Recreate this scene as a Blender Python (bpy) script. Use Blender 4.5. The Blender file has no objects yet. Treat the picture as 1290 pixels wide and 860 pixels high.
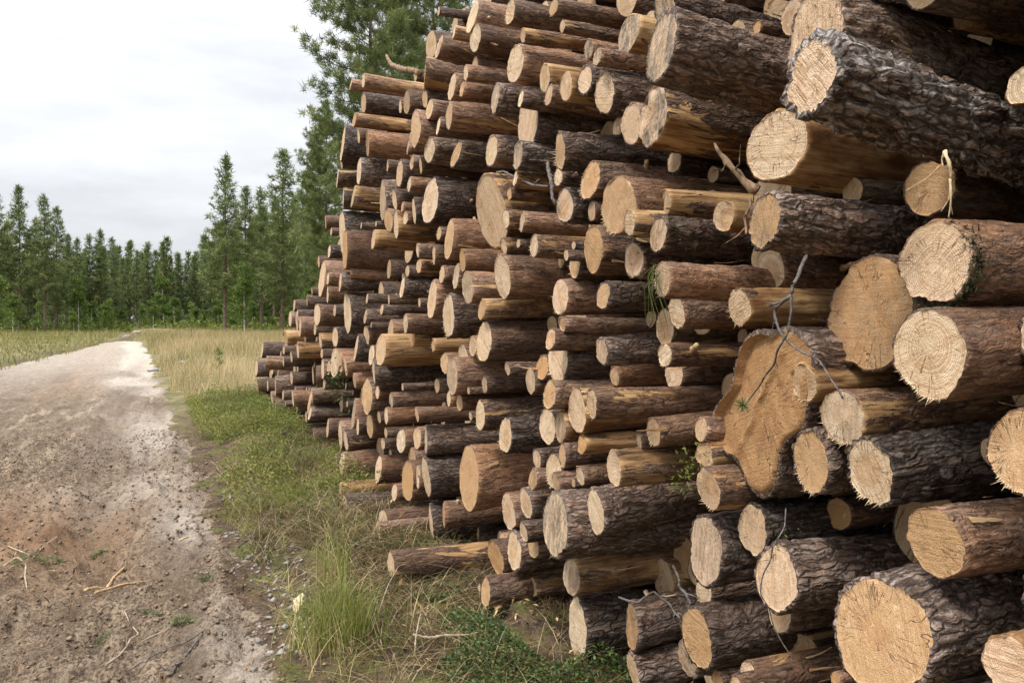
import bpy, math, random
import numpy as np
from mathutils import Vector
C = bpy.context.scene.collection
RND = random.Random(5)
PI = math.pi
H = 1.6                      # camera height
D = 1.79                     # face of the stack, metres to the right of the camera
F_PX = 1060.0
SN, CN = .3891, .9212        # the road runs 22.9 degrees left of the view
KY = 1.2

LOGS = [
 (1.604, 0.801, 1.69, 0.1513, 'd', 150.3, 1108.2, 'largest log of all, dark-barked with orange heart, on the bottom row', {'q': 0.86}),
 (1.847, 1.612, 1.91, 0.171, 'm', 148.3, 1096.3, 'wide sawn disc set back in shade beside the bullseye log', {'q': 0.78}),
 (1.386, 1.52, 1.61, 0.1108, 'r', 123.4, 1170.7, 'thick brown log with sharp bullseye growth rings, directly under the moss-rimmed log', {'q': 0.78}),
 (1.808, 2.377, 1.67, 0.1295, 'd', 118.6, 1027.1, 'thick dark log with wide striped sawn end tucked behind the jutting grey-plated log', {'q': 0.68, 'yaw': 4, 'saw': 1, 'big': 1, 'pitch': 3.5}),
 (1.442, 1.728, 1.69, 0.1056, 'r', 112.7, 1176.6, 'brown log with a round ringed end edged by black moss', {'q': 0.87}),
 (1.496, 2.142, 1.37, 0.098, 'g', 108.7, 1022.0, 'thick log with plated grey bark, obliquely sawn, jutting out furthest near the top', {'q': 0.68, 'yaw': 6, 'saw': 1, 'big': 1, 'pitch': 3.7}),
 (1.221, 1.316, 1.69, 0.0898, 'r', 106.8, 1288.1, 'mid-sized reddish-brown log above and right of the dull yellow-ended log', {}),
 (2.294, 2.464, 1.49, 0.1232, 'd', 97.0, 834.0, 'stout dark log jutting out, its weathered end turned aside, above the grey-ended log', {'q': 0.42, 'yaw': 5, 'big': 1, 'pitch': 3.5}),
 (1.214, 1.566, 1.759, 0.0808, 'd', 95.0, 1320.0, 'slim dark-barked log right of the bullseye log', {}),
 (2.109, 2.138, 1.79, 0.1181, 'o', 94.9, 977.7, 'stout half-peeled log with round ringed end right under the jutting grey-plated log', {'q': 0.83}),
 (1.48, 1.057, 1.74, 0.0902, 'r', 93.7, 1178.6, 'brown smooth-barked log with dull yellow ringed end over the largest log', {'q': 0.78}),
 (2.128, 1.454, 1.806, 0.1167, 'd', 92.9, 977.7, 'dark forked butt log showing one huge double-lobed cut', {'name': 'butt'}),
 (4.52, 2.21, 1.782, 0.2103, 'o', 91.8, 619.5, 'wide log with coarse diagonal saw stripes over a tan end', {'q': 0.4, 'saw': 1}),
 (1.218, 0.983, 1.79, 0.0772, 'd', 90.0, 1330.0, 'slim dark-barked log below and right of the dull yellow-ended log', {}),
 (1.697, 1.187, 1.76, 0.0944, 'd', 89.0, 1098.3, 'dark log with pinkish end framed by thick bark under the bullseye log', {'q': 0.74}),
 (2.49, 0.774, 1.799, 0.1238, 'd', 87.7, 888.7, 'dark log with yellow saw-striped end and chamfered side below the forked butt', {'q': 0.52, 'saw': 1}),
 (2.105, 0.78, 1.793, 0.1082, 'd', 87.0, 979.7, 'mid-sized dark-barked log right of the yellow saw-striped log', {'q': 0.65}),
 (4.949, 0.598, 1.8, 0.2034, 'r', 82.0, 591.0, 'stout reddish log with broad smooth tan end low in the stack', {'q': 0.3}),
 (2.807, 2.385, 1.784, 0.1267, 'o', 81.9, 823.0, 'orange-barked log with a weathered grey furrowed end under the dark jutting one', {'name': 'grey'}),
 (3.319, 0.694, 1.61, 0.1423, 'd', 81.9, 700.3, 'big dark log with long plain oval end and drying check', {'q': 0.4}),
 (1.953, 1.175, 1.788, 0.0955, 'd', 81.1, 1022.0, 'mid-sized frayed dark-barked log left of the pink-ended dark log', {'q': 0.62, 'f': 1}),
 (3.445, 0.175, 1.783, 0.1434, 'd', 78.6, 727.8, 'dark-barked bottom log with tall streaky oval end beside the green berry plants', {'q': 0.33}),
 (2.457, 0.479, 1.74, 0.109, 'd', 78.6, 878.1, 'dark bottom log with smooth tan end overlapping a second cut', {'q': 0.53}),
 (1.833, 1.318, 1.79, 0.0867, 'o', 77.1, 1060.7, 'mid-sized frayed half-peeled log above and left of the pink-ended dark log', {'q': 0.73, 'f': 1}),
 (4.191, 2.676, 1.866, 0.1664, 'd', 76.9, 665.4, 'tall oval dark log with smooth tan cut face, biggest in the upper middle', {'q': 0.37}),
 (2.919, 2.044, 1.69, 0.1214, 'r', 76.9, 778.3, 'thick half-splintered log whose pale end falls into two lobes', {'q': 0.58, 'f': 1}),
 (1.979, 1.881, 1.64, 0.0872, 'd', 75.1, 963.9, 'black-barked log with scorched brown end beside the upright snapped branch', {'q': 0.58, 'yaw': 3, 'dark': 1, 'pitch': 1.5}),
 (1.754, 1.974, 2.04, 0.0854, 'm', 75.1, 1171.5, 'mid-sized dull brown log above the moss-rimmed log', {}),
 (1.291, 0.832, 1.74, 0.0644, 'o', 73.2, 1270.3, 'slim half-peeled log right of the largest bottom log', {}),
 (1.452, 0.631, 1.79, 0.0672, 'd', 70.0, 1210.0, 'slim dark-barked log below and right of the largest bottom log', {}),
 (1.354, 1.142, 1.99, 0.0667, 'r', 70.0, 1330.0, 'slim reddish-brown log right of the dull yellow-ended log', {}),
 (2.281, 0.892, 1.838, 0.0919, 'd', 69.2, 948.1, 'mid-sized dark-barked log above and right of the yellow saw-striped log', {'q': 0.6}),
 (3.716, 1.397, 1.813, 0.1256, 'd', 64.5, 702.6, 'dark log with curved saw lines and torn lower edge, stout, mid stack', {'q': 0.42, 'f': 1}),
 (3.107, 0.785, 1.695, 0.1055, 'd', 63.5, 751.1, 'mid-sized dark-barked log below the white-ended striped log', {'q': 0.38}),
 (3.3, 1.907, 1.787, 0.1092, 'r', 62.0, 747.8, 'mid-sized frayed reddish-brown log below and left of the two-lobed splintered log', {'q': 0.42, 'f': 1}),
 (5.702, 2.416, 1.781, 0.1669, 'd', 59.5, 541.9, 'thick dark log with wide pink oval end in the upper far part', {'q': 0.35}),
 (3.457, 1.173, 1.786, 0.1089, 'o', 59.5, 727.0, 'mid-sized half-peeled log below and left of the long frayed reddish log', {'q': 0.38}),
 (2.316, 0.409, 2.09, 0.0824, 'o', 59.3, 1013.3, 'slim half-peeled log left of the largest bottom log', {}),
 (5.257, 1.61, 1.77, 0.1521, 'd', 58.3, 565.4, 'stout dark-barked log below and left of the reddish log with bast strips', {}),
 (4.357, 1.827, 1.781, 0.1294, 'r', 58.3, 632.7, 'stout reddish log with smooth cream end crossed by loose bast strips', {'q': 0.34}),
 (8.881, 2.497, 1.809, 0.2393, 'd', 57.1, 431.5, 'thick dark log at the steep far edge, partly behind a long red one', {'q': 0.14}),
 (3.279, 0.395, 2.14, 0.1018, 'o', 56.0, 836.4, 'mid-sized half-peeled log below and left of the yellow saw-striped log', {'q': 0.51}),
 (3.058, 0.303, 1.84, 0.0933, 'd', 56.0, 796.5, 'mid-sized dark-barked log right of the bottom log by berry plants', {'q': 0.32}),
 (2.39, 1.018, 1.74, 0.0752, 'o', 55.4, 892.7, 'slim frayed half-peeled log above the yellow saw-striped log', {'f': 1}),
 (3.195, 2.569, 1.786, 0.0937, 'd', 54.6, 762.2, 'mid-sized dark-barked log above and left of the grey-ended orange log', {}),
 (3.184, 0.519, 2.19, 0.0971, 'm', 54.4, 863.0, 'mid-sized dull brown log left of the yellow saw-striped log', {}),
 (5.726, 0.476, 1.76, 0.1518, 'd', 54.0, 537.0, 'stout dark-barked log left of the stout low reddish log', {'q': 0.2}),
 (7.097, 2.601, 1.792, 0.1819, 'd', 53.3, 482.3, 'stout dark-barked log above and right of the long red edge log', {}),
 (5.285, 2.116, 1.782, 0.1398, 'r', 53.3, 565.9, 'stout reddish-brown log below and right of the thick pink-ended log', {}),
 (3.006, 2.398, 1.805, 0.0873, 'm', 53.3, 795.7, 'mid-sized dull brown log left of the grey-ended orange log', {}),
 (4.34, 0.946, 1.794, 0.1181, 'd', 53.3, 636.9, 'stout dark-barked log above and right of the stout low reddish log', {'q': 0.33}),
 (5.677, 1.726, 1.788, 0.1456, 'r', 52.1, 544.4, 'stout reddish-brown log below the thick pink-ended log', {}),
 (8.53, 1.643, 1.787, 0.2102, 'd', 52.1, 437.7, 'nearest stout dark-barked log below the long red edge log', {'q': 0.19}),
 (6.197, 0.358, 1.76, 0.1568, 'r', 52.0, 514.0, 'nearest stout reddish-brown log above the log poking over the verge', {}),
 (3.049, 0.12, 1.84, 0.0855, 'd', 51.4, 798.0, 'mid-sized dark-barked log below and right of the bottom log by berry plants', {}),
 (1.362, 2.15, 1.89, 0.0482, 'o', 51.4, 1290.1, 'thin half-peeled log above and right of the moss-rimmed log', {}),
 (2.428, 1.778, 2.04, 0.0735, 'm', 51.4, 971.8, 'slim dull brown log below the black log by the snapped branch', {}),
 (1.97, 1.406, 1.777, 0.0608, 'o', 51.4, 1013.3, 'slim frayed half-peeled log below and right of the forked butt log', {'q': 0.66, 'f': 1}),
 (4.602, 1.461, 1.768, 0.1183, 'r', 50.9, 610.1, 'stout frayed reddish-brown log below the reddish log with bast strips', {'q': 0.39, 'f': 1}),
 (3.128, 2.818, 1.867, 0.0866, 'o', 50.9, 792.7, 'mid-sized half-peeled log above and left of the dark log with averted end', {}),
 (5.741, 0.134, 1.801, 0.1438, 'd', 50.9, 543.3, 'stout dark-barked log below and left of the stout low reddish log', {'q': 0.12}),
 (2.279, 1.634, 1.784, 0.0667, 'o', 50.6, 932.2, 'slim frayed half-peeled log above and left of the forked butt log', {'q': 0.6, 'f': 1}),
 (2.727, 2.786, 1.786, 0.0756, 'd', 50.0, 838.0, 'slim dark-barked log above the dark log with averted end', {}),
 (4.209, 2.984, 1.797, 0.1071, 'r', 49.6, 649.2, 'mid-sized reddish-brown log above the tall oval dark log', {}),
 (8.419, 2.283, 1.74, 0.1973, 'r', 49.6, 434.7, 'long reddish log forming the steep far edge at mid height', {'q': 0.14}),
 (3.48, 2.363, 1.713, 0.0906, 'd', 49.6, 706.4, 'mid-sized frayed dark-barked log below and right of the tall oval dark log', {'f': 1}),
 (3.312, 2.214, 1.779, 0.0876, 'r', 49.6, 744.1, 'mid-sized frayed reddish-brown log above and left of the two-lobed splintered log', {'q': 0.5, 'f': 1}),
 (2.677, 1.909, 1.723, 0.0734, 'd', 49.6, 829.2, 'slim dark-barked log above the shaggy log with hanging grass', {'q': 0.5}),
 (2.958, 1.833, 1.79, 0.0801, 'd', 49.6, 799.4, 'slim frayed dark-barked log above and left of the shaggy log with hanging grass', {'q': 0.52, 'f': 1}),
 (4.175, 0.34, 1.778, 0.1062, 'd', 49.6, 648.0, 'mid-sized dark-barked log above and right of the knotty lowest log', {}),
 (3.043, 1.557, 1.99, 0.0834, 'm', 49.4, 837.3, 'second slim dull brown log below the shaggy log with hanging grass', {}),
 (2.267, 0.599, 1.94, 0.0662, 'm', 49.4, 982.5, 'slim dull brown log right of the smooth tan bottom log', {}),
 (5.771, 2.939, 1.696, 0.1328, 'm', 47.1, 523.9, 'stout dull brown log above the thick pink-ended log', {}),
 (8.712, 3.4, 1.779, 0.1937, 'd', 47.1, 432.1, 'tall thick dark log at the steep far edge, high up', {'q': 0.1}),
 (9.95, 2.053, 1.786, 0.2191, 'r', 47.1, 405.7, 'tall narrow-looking reddish log on the lower slope of the far edge', {'q': 0.16}),
 (5.028, 1.234, 1.716, 0.1177, 'r', 47.1, 569.9, 'stout reddish-brown log above the stout low reddish log', {}),
 (2.441, 1.732, 1.59, 0.0637, 'r', 47.1, 835.4, 'half-frayed reddish log with shaggy pale end and grass hanging beside it', {'q': 0.45, 'f': 1}),
 (3.625, 1.7, 1.785, 0.0896, 'r', 47.1, 706.4, 'mid-sized frayed reddish-brown log above the dark log with curved saw lines', {'q': 0.45, 'f': 1}),
 (2.916, 1.003, 1.67, 0.0741, 'o', 47.1, 773.3, 'half-peeled log with square white end and yellow stripped band', {'q': 0.42}),
 (4.272, 0.531, 1.784, 0.1029, 'r', 47.1, 640.8, 'mid-sized reddish-brown log below and right of the stout low reddish log', {'q': 0.36}),
 (3.408, 0.425, 1.733, 0.0847, 'o', 47.1, 720.2, 'slim half-peeled log above the bottom log by berry plants', {}),
 (7.468, 0.893, 1.743, 0.1636, 'm', 45.9, 462.7, 'fourth stout dull brown log below the narrow reddish slope log', {}),
 (3.576, 2.129, 1.783, 0.0864, 'd', 45.9, 711.8, 'mid-sized dark-barked log left of the two-lobed splintered log', {'q': 0.48}),
 (2.266, 2.621, 1.99, 0.0614, 'o', 45.5, 997.5, 'slim half-peeled log above the jutting grey-plated log', {}),
 (2.635, 0.333, 1.82, 0.0672, 'd', 45.4, 865.1, 'slim dark-barked log below and left of the smooth tan bottom log', {}),
 (3.776, 1.058, 1.788, 0.088, 'm', 44.7, 690.2, 'mid-sized dull brown log below the dark log with curved saw lines', {}),
 (3.675, 0.856, 1.772, 0.0859, 'm', 44.7, 697.7, 'mid-sized frayed dull brown log above the long oval dark log', {'f': 1}),
 (3.739, 0.707, 1.907, 0.0883, 'r', 44.7, 721.4, 'mid-sized frayed reddish-brown log above and right of the long oval dark log', {'f': 1}),
 (4.351, 0.266, 1.74, 0.0988, 'm', 44.7, 624.7, 'mid-sized dull brown log above the knotty lowest log', {}),
 (3.517, 0.466, 2.19, 0.0847, 'o', 43.9, 813.1, 'slim half-peeled log left of the yellow saw-striped log', {}),
 (2.155, 0.949, 2.09, 0.0574, 'm', 43.5, 1056.8, 'thin dull brown log below and left of the pink-ended dark log', {}),
 (4.887, 1.784, 1.767, 0.1062, 'r', 43.4, 589.0, 'mid-sized reddish-brown log left of the reddish log with bast strips', {}),
 (4.053, 0.624, 1.792, 0.0907, 'd', 43.4, 662.6, 'mid-sized dark-barked log above and left of the long oval dark log', {}),
 (4.901, 3.465, 1.805, 0.1039, 'r', 42.2, 595.3, 'second mid-sized frayed reddish-brown log above and left of the tall oval dark log', {'f': 1}),
 (2.729, 1.62, 1.84, 0.0643, 'm', 42.2, 852.7, 'nearest slim dull brown log below the shaggy log with hanging grass', {}),
 (2.899, 1.374, 1.94, 0.0679, 'o', 42.0, 849.0, 'slim half-peeled log below the shaggy log with hanging grass', {}),
 (5.874, 3.37, 1.796, 0.1179, 'o', 40.9, 535.5, 'stout half-peeled log above the thick pink-ended log', {}),
 (4.469, 2.853, 1.786, 0.0928, 'd', 40.9, 624.4, 'mid-sized dark-barked log above and left of the tall oval dark log', {}),
 (4.564, 2.573, 1.799, 0.0946, 'd', 40.9, 619.4, 'mid-sized dark-barked log above the diagonally striped log', {}),
 (6.754, 1.335, 1.69, 0.1327, 'o', 40.9, 479.9, 'stout half-peeled log below the long red edge log', {}),
 (3.623, 1.076, 1.784, 0.0778, 'o', 40.9, 706.4, 'slim half-peeled log below and left of the long frayed reddish log', {'saw': 1}),
 (2.767, 1.161, 1.76, 0.0624, 'o', 40.9, 823.5, 'slim half-peeled log above and right of the white-ended striped log', {'q': 0.45}),
 (2.344, 1.942, 1.77, 0.0531, 'w', 39.5, 912.5, 'thin barkless log left of the black log by the snapped branch', {}),
 (3.376, 2.675, 1.786, 0.0691, 'd', 38.5, 737.4, 'slim dark-barked log above and right of the tall oval dark log', {}),
 (3.195, 1.695, 1.779, 0.066, 'd', 38.5, 760.4, 'slim dark-barked log below the two-lobed splintered log', {'q': 0.48}),
 (3.768, 1.217, 1.864, 0.0762, 'o', 38.5, 708.4, 'slim frayed half-peeled log below the dark log with curved saw lines', {'f': 1}),
 (2.835, 0.491, 2.04, 0.0607, 'm', 37.8, 886.6, 'slim dull brown log below the yellow saw-striped log', {}),
 (4.82, 3.304, 1.794, 0.0902, 'r', 37.2, 599.1, 'nearest mid-sized frayed reddish-brown log above and left of the tall oval dark log', {'f': 1}),
 (3.873, 2.818, 1.817, 0.075, 'o', 37.2, 686.4, 'slim half-peeled log above the tall oval dark log', {}),
 (7.867, 2.976, 1.76, 0.1392, 'd', 37.2, 452.6, 'stout dark-barked log below and right of the tall thick edge log', {}),
 (6.54, 2.75, 1.788, 0.1179, 'd', 37.2, 503.4, 'stout dark-barked log above and left of the thick pink-ended log', {}),
 (9.15, 1.109, 1.778, 0.16, 'r', 37.2, 421.6, 'second stout reddish-brown log below the narrow reddish slope log', {}),
 (8.271, 0.646, 1.795, 0.1459, 'r', 37.2, 445.6, 'fourth stout reddish-brown log below the narrow reddish slope log', {}),
 (8.862, 0.357, 1.784, 0.1554, 'm', 37.2, 429.0, 'seventh stout dull brown log below the narrow reddish slope log', {}),
 (4.715, 1.016, 1.788, 0.0884, 'o', 37.2, 605.6, 'mid-sized frayed half-peeled log above the stout low reddish log', {'f': 1}),
 (5.726, 0.735, 1.759, 0.1046, 'd', 37.2, 536.9, 'mid-sized dark-barked log above and left of the stout low reddish log', {}),
 (3.557, 2.689, 1.78, 0.0697, 'o', 37.2, 713.3, 'slim frayed half-peeled log above and right of the tall oval dark log', {'f': 1}),
 (3.983, 2.58, 2.24, 0.0797, 'm', 37.2, 764.9, 'slim dull brown log above the two-lobed splintered log', {}),
 (4.113, 2.462, 1.774, 0.0786, 'd', 37.2, 653.0, 'slim dark-barked log below the tall oval dark log', {}),
 (3.632, 1.228, 1.728, 0.0705, 'm', 37.2, 692.2, 'slim dull brown log below the dark log with curved saw lines', {}),
 (2.855, 1.271, 1.54, 0.0567, 'r', 37.2, 746.1, 'long reddish log with frayed white end sticking out of the middle', {'f': 1}),
 (3.994, 1.272, 1.793, 0.0768, 'm', 37.2, 668.7, 'second slim dull brown log below and left of the dark log with curved saw lines', {}),
 (4.523, 0.271, 1.858, 0.0858, 'r', 37.2, 634.6, 'mid-sized reddish-brown log above the knotty lowest log', {}),
 (4.243, 0.12, 1.64, 0.0798, 'o', 37.2, 612.3, 'knotty half-peeled log lying lowest of all above the bark litter', {}),
 (5.216, 3.108, 1.78, 0.0933, 'r', 36.0, 569.8, 'mid-sized reddish-brown log above the thick pink-ended log', {}),
 (5.01, 2.868, 1.69, 0.0895, 'o', 36.0, 566.1, 'mid-sized frayed half-peeled log above the thick pink-ended log', {'f': 1}),
 (8.112, 1.303, 1.785, 0.1387, 'd', 36.0, 448.8, 'second stout dark-barked log below the long red edge log', {}),
 (7.742, 0.865, 1.856, 0.1334, 'r', 36.0, 469.2, 'stout reddish-brown log below the long red edge log', {}),
 (4.909, 0.123, 1.29, 0.0853, 'o', 36.0, 492.7, 'slim half-peeled log poking far out over the verge near the ground', {}),
 (4.023, 0.411, 1.82, 0.075, 'o', 36.0, 671.8, 'slim half-peeled log below and left of the long oval dark log', {}),
 (2.764, 2.042, 1.81, 0.0552, 'w', 36.0, 838.0, 'thin barkless log right of the two-lobed splintered log', {'name': 'grey2'}),
 (1.682, 2.449, 2.09, 0.0397, 'o', 35.6, 1215.0, 'thin half-peeled log above and right of the jutting grey-plated log', {}),
 (5.638, 2.773, 1.757, 0.0962, 'd', 34.7, 541.3, 'mid-sized dark-barked log above the thick pink-ended log', {}),
 (5.254, 2.675, 1.82, 0.0908, 'd', 34.7, 574.7, 'mid-sized dark-barked log above and right of the thick pink-ended log', {}),
 (6.665, 2.354, 1.794, 0.1119, 'o', 34.7, 499.2, 'mid-sized half-peeled log below and left of the thick pink-ended log', {}),
 (8.39, 0.137, 1.702, 0.1373, 'r', 34.7, 430.7, 'stout reddish-brown log above and left of the log poking over the verge', {}),
 (6.494, 0.354, 1.843, 0.1097, 'm', 34.7, 513.8, 'nearest mid-sized dull brown log above the log poking over the verge', {}),
 (2.782, 1.962, 1.662, 0.0525, 'm', 34.7, 793.2, 'thin dull brown log below and right of the two-lobed splintered log', {}),
 (3.574, 1.849, 1.833, 0.0656, 'm', 34.7, 723.7, 'slim frayed dull brown log below and left of the two-lobed splintered log', {'f': 1}),
 (3.229, 1.454, 1.791, 0.0601, 'd', 34.7, 758.5, 'slim dark-barked log above the long frayed reddish log', {}),
 (5.455, 0.258, 1.802, 0.0937, 'r', 34.7, 559.4, 'mid-sized reddish-brown log below and left of the stout low reddish log', {}),
 (2.481, 1.114, 1.789, 0.0473, 'o', 33.6, 887.6, 'thin frayed half-peeled log above the yellow saw-striped log', {'f': 1}),
 (4.286, 3.289, 1.801, 0.0735, 'r', 33.5, 643.0, 'slim frayed reddish-brown log above the tall oval dark log', {'f': 1}),
 (7.677, 3.213, 1.795, 0.1228, 'r', 33.5, 463.1, 'stout reddish-brown log right of the tall thick edge log', {}),
 (6.179, 2.41, 1.804, 0.101, 'd', 33.5, 522.0, 'mid-sized dark-barked log below and left of the thick pink-ended log', {}),
 (7.132, 0.292, 1.763, 0.1147, 'r', 33.5, 476.9, 'second mid-sized reddish-brown log above the log poking over the verge', {}),
 (2.207, 0.447, 1.762, 0.0427, 'o', 33.3, 943.2, 'thin frayed half-peeled log below and right of the smooth tan bottom log', {'f': 1}),
 (6.314, 3.265, 1.785, 0.0992, 'o', 32.3, 512.7, 'mid-sized half-peeled log above the thick pink-ended log', {}),
 (5.185, 1.871, 1.797, 0.0834, 'm', 32.3, 574.9, 'slim dull brown log left of the reddish log with bast strips', {}),
 (5.17, 1.357, 1.839, 0.0835, 'o', 32.3, 583.6, 'second slim half-peeled log below and left of the reddish log with bast strips', {}),
 (7.134, 1.134, 1.724, 0.1104, 'd', 32.3, 471.2, 'second mid-sized dark-barked log below the long red edge log', {}),
 (7.627, 0.614, 1.806, 0.1178, 'r', 32.3, 466.2, 'second stout reddish-brown log above the log poking over the verge', {}),
 (6.515, 0.62, 1.794, 0.1021, 'r', 32.3, 505.4, 'third mid-sized reddish-brown log above the log poking over the verge', {}),
 (3.115, 2.283, 2.09, 0.0561, 'd', 32.3, 850.3, 'thin dark-barked log below and right of the grey-ended orange log', {}),
 (3.887, 1.349, 1.811, 0.0653, 'm', 32.3, 683.5, 'nearest slim dull brown log below and left of the dark log with curved saw lines', {}),
 (2.737, 1.457, 1.791, 0.049, 'o', 32.3, 837.8, 'thin frayed half-peeled log below the shaggy log with hanging grass', {'f': 1}),
 (3.574, 0.948, 1.77, 0.0607, 'o', 32.3, 708.8, 'slim frayed half-peeled log above the long oval dark log', {'f': 1}),
 (2.495, 1.201, 1.785, 0.0446, 'm', 31.6, 883.6, 'thin dull brown log above the yellow saw-striped log', {}),
 (6.892, 2.41, 1.788, 0.103, 'm', 31.0, 489.3, 'mid-sized dull brown log below and left of the thick pink-ended log', {}),
 (6.061, 0.703, 1.793, 0.0918, 'm', 31.0, 525.8, 'mid-sized dull brown log above and left of the stout low reddish log', {}),
 (2.133, 0.453, 1.657, 0.0369, 'm', 30.0, 928.0, 'second thin dull brown log below and right of the smooth tan bottom log', {}),
 (5.406, 3.419, 1.751, 0.0796, 'r', 29.8, 553.2, 'slim frayed reddish-brown log above the thick pink-ended log', {'f': 1}),
 (8.187, 2.787, 1.773, 0.1157, 'o', 29.8, 445.1, 'stout half-peeled log above the long red edge log', {}),
 (5.06, 1.965, 1.796, 0.0753, 'r', 29.8, 582.8, 'slim reddish-brown log below and left of the diagonally striped log', {}),
 (10.434, 1.639, 1.815, 0.145, 'r', 29.8, 399.7, 'nearest stout reddish-brown log below the narrow reddish slope log', {}),
 (3.94, 1.966, 1.788, 0.0608, 'o', 29.8, 672.9, 'slim frayed half-peeled log above and right of the reddish log with bast strips', {'f': 1}),
 (6.147, 0.087, 1.558, 0.0881, 'r', 29.8, 483.3, 'nearest mid-sized reddish-brown log above the log poking over the verge', {}),
 (6.426, 1.834, 1.78, 0.0889, 'd', 28.5, 507.1, 'mid-sized dark-barked log below the thick pink-ended log', {}),
 (6.378, 0.497, 1.846, 0.0886, 'm', 28.5, 519.5, 'second mid-sized dull brown log above the log poking over the verge', {}),
 (6.929, 0.055, 1.43, 0.0933, 'd', 28.5, 434.4, 'mid-sized dark-barked log above and left of the log poking over the verge', {}),
 (7.734, 3.598, 1.771, 0.1006, 'd', 27.3, 458.1, 'mid-sized dark-barked log above and right of the tall thick edge log', {}),
 (5.611, 3.047, 1.749, 0.0753, 'm', 27.3, 541.3, 'fourth slim dull brown log above the thick pink-ended log', {}),
 (8.732, 2.84, 1.788, 0.1125, 'o', 27.3, 432.7, 'mid-sized half-peeled log above the long red edge log', {}),
 (6.713, 2.56, 1.794, 0.0886, 'r', 27.3, 497.2, 'mid-sized reddish-brown log left of the thick pink-ended log', {}),
 (4.536, 1.647, 1.73, 0.0625, 'o', 27.3, 607.6, 'nearest slim half-peeled log below and left of the reddish log with bast strips', {}),
 (9.2, 1.385, 1.794, 0.1181, 'd', 27.3, 422.3, 'stout dark-barked log below the narrow reddish slope log', {}),
 (6.878, 1.501, 1.805, 0.0906, 'm', 27.3, 492.3, 'mid-sized dull brown log below and right of the long red edge log', {}),
 (4.903, 1.423, 1.809, 0.0672, 'm', 27.3, 596.0, 'slim dull brown log below and left of the reddish log with bast strips', {}),
 (7.406, 1.266, 1.768, 0.0967, 'm', 27.3, 468.2, 'mid-sized dull brown log below the long red edge log', {}),
 (8.877, 1.122, 1.783, 0.1142, 'r', 27.3, 428.5, 'second mid-sized reddish-brown log below the narrow reddish slope log', {}),
 (9.864, 1.005, 1.78, 0.1259, 'm', 27.3, 406.7, 'nearest stout dull brown log below the narrow reddish slope log', {}),
 (5.302, 1.3, 1.758, 0.0717, 'r', 27.3, 560.5, 'slim reddish-brown log above the stout low reddish log', {}),
 (10.799, 0.529, 1.783, 0.137, 'm', 27.3, 390.1, 'third stout dull brown log below the narrow reddish slope log', {}),
 (14.234, 0.485, 1.798, 0.1779, 'd', 27.3, 347.1, 'third stout dark-barked log below and left of the narrow reddish slope log', {}),
 (8.544, 0.348, 1.774, 0.1102, 'm', 27.3, 435.7, 'third mid-sized dull brown log above the log poking over the verge', {}),
 (3.77, 2.7, 1.791, 0.0537, 'm', 27.3, 691.5, 'thin frayed dull brown log above and right of the tall oval dark log', {'f': 1}),
 (3.668, 2.284, 1.795, 0.0525, 'd', 27.3, 703.9, 'thin frayed dark-barked log below and right of the tall oval dark log', {'f': 1}),
 (3.314, 2.075, 1.788, 0.0483, 'm', 27.3, 746.1, 'thin frayed dull brown log left of the two-lobed splintered log', {'f': 1}),
 (4.085, 2.107, 1.785, 0.0574, 'r', 27.3, 658.0, 'thin frayed reddish-brown log right of the diagonally striped log', {'f': 1}),
 (3.586, 1.498, 1.714, 0.0511, 'm', 27.3, 694.0, 'thin dull brown log above the dark log with curved saw lines', {}),
 (3.428, 1.022, 1.798, 0.0497, 'o', 27.3, 733.7, 'thin frayed half-peeled log below the long frayed reddish log', {'f': 1}),
 (3.421, 0.88, 1.784, 0.0495, 'o', 27.3, 731.2, 'thin frayed half-peeled log left of the white-ended striped log', {'f': 1}),
 (3.948, 0.869, 1.808, 0.0559, 'd', 27.3, 676.6, 'thin dark-barked log above the long oval dark log', {}),
 (3.896, 0.78, 1.762, 0.055, 'm', 27.3, 671.6, 'thin dull brown log above and left of the long oval dark log', {}),
 (3.946, 0.504, 1.733, 0.0555, 'm', 27.3, 660.1, 'thin frayed dull brown log left of the long oval dark log', {'f': 1}),
 (8.503, 1.961, 1.71, 0.1042, 'd', 26.0, 428.8, 'nearest mid-sized dark-barked log below the long red edge log', {}),
 (6.315, 1.455, 1.828, 0.0801, 'o', 26.0, 519.5, 'slim frayed half-peeled log below the thick pink-ended log', {'f': 1}),
 (8.609, 1.105, 1.783, 0.1058, 'r', 26.0, 435.2, 'third mid-sized reddish-brown log below the narrow reddish slope log', {}),
 (10.25, 0.889, 1.778, 0.1243, 'm', 26.0, 399.2, 'second stout dull brown log below the narrow reddish slope log', {}),
 (8.709, 0.106, 1.702, 0.1065, 'm', 26.0, 422.8, 'mid-sized dull brown log above and left of the log poking over the verge', {}),
 (3.697, 2.56, 2.14, 0.052, 'm', 26.0, 778.3, 'thin dull brown log left of the grey-ended orange log', {}),
 (3.378, 1.333, 1.94, 0.0474, 'r', 26.0, 774.6, 'thin reddish-brown log above and right of the long frayed reddish log', {}),
 (5.4, 2.886, 1.745, 0.0661, 'm', 24.8, 552.4, 'third slim dull brown log above the thick pink-ended log', {}),
 (7.444, 2.301, 1.795, 0.0884, 'o', 24.8, 470.7, 'mid-sized frayed half-peeled log right of the long red edge log', {'f': 1}),
 (5.624, 2.035, 1.785, 0.0687, 'm', 24.8, 546.8, 'slim frayed dull brown log below the thick pink-ended log', {'f': 1}),
 (6.215, 1.558, 1.746, 0.0749, 'r', 24.8, 510.9, 'slim reddish-brown log below the thick pink-ended log', {}),
 (14.537, 0.215, 1.783, 0.1648, 'm', 24.8, 342.9, 'fifth stout dull brown log below the narrow reddish slope log', {}),
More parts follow.
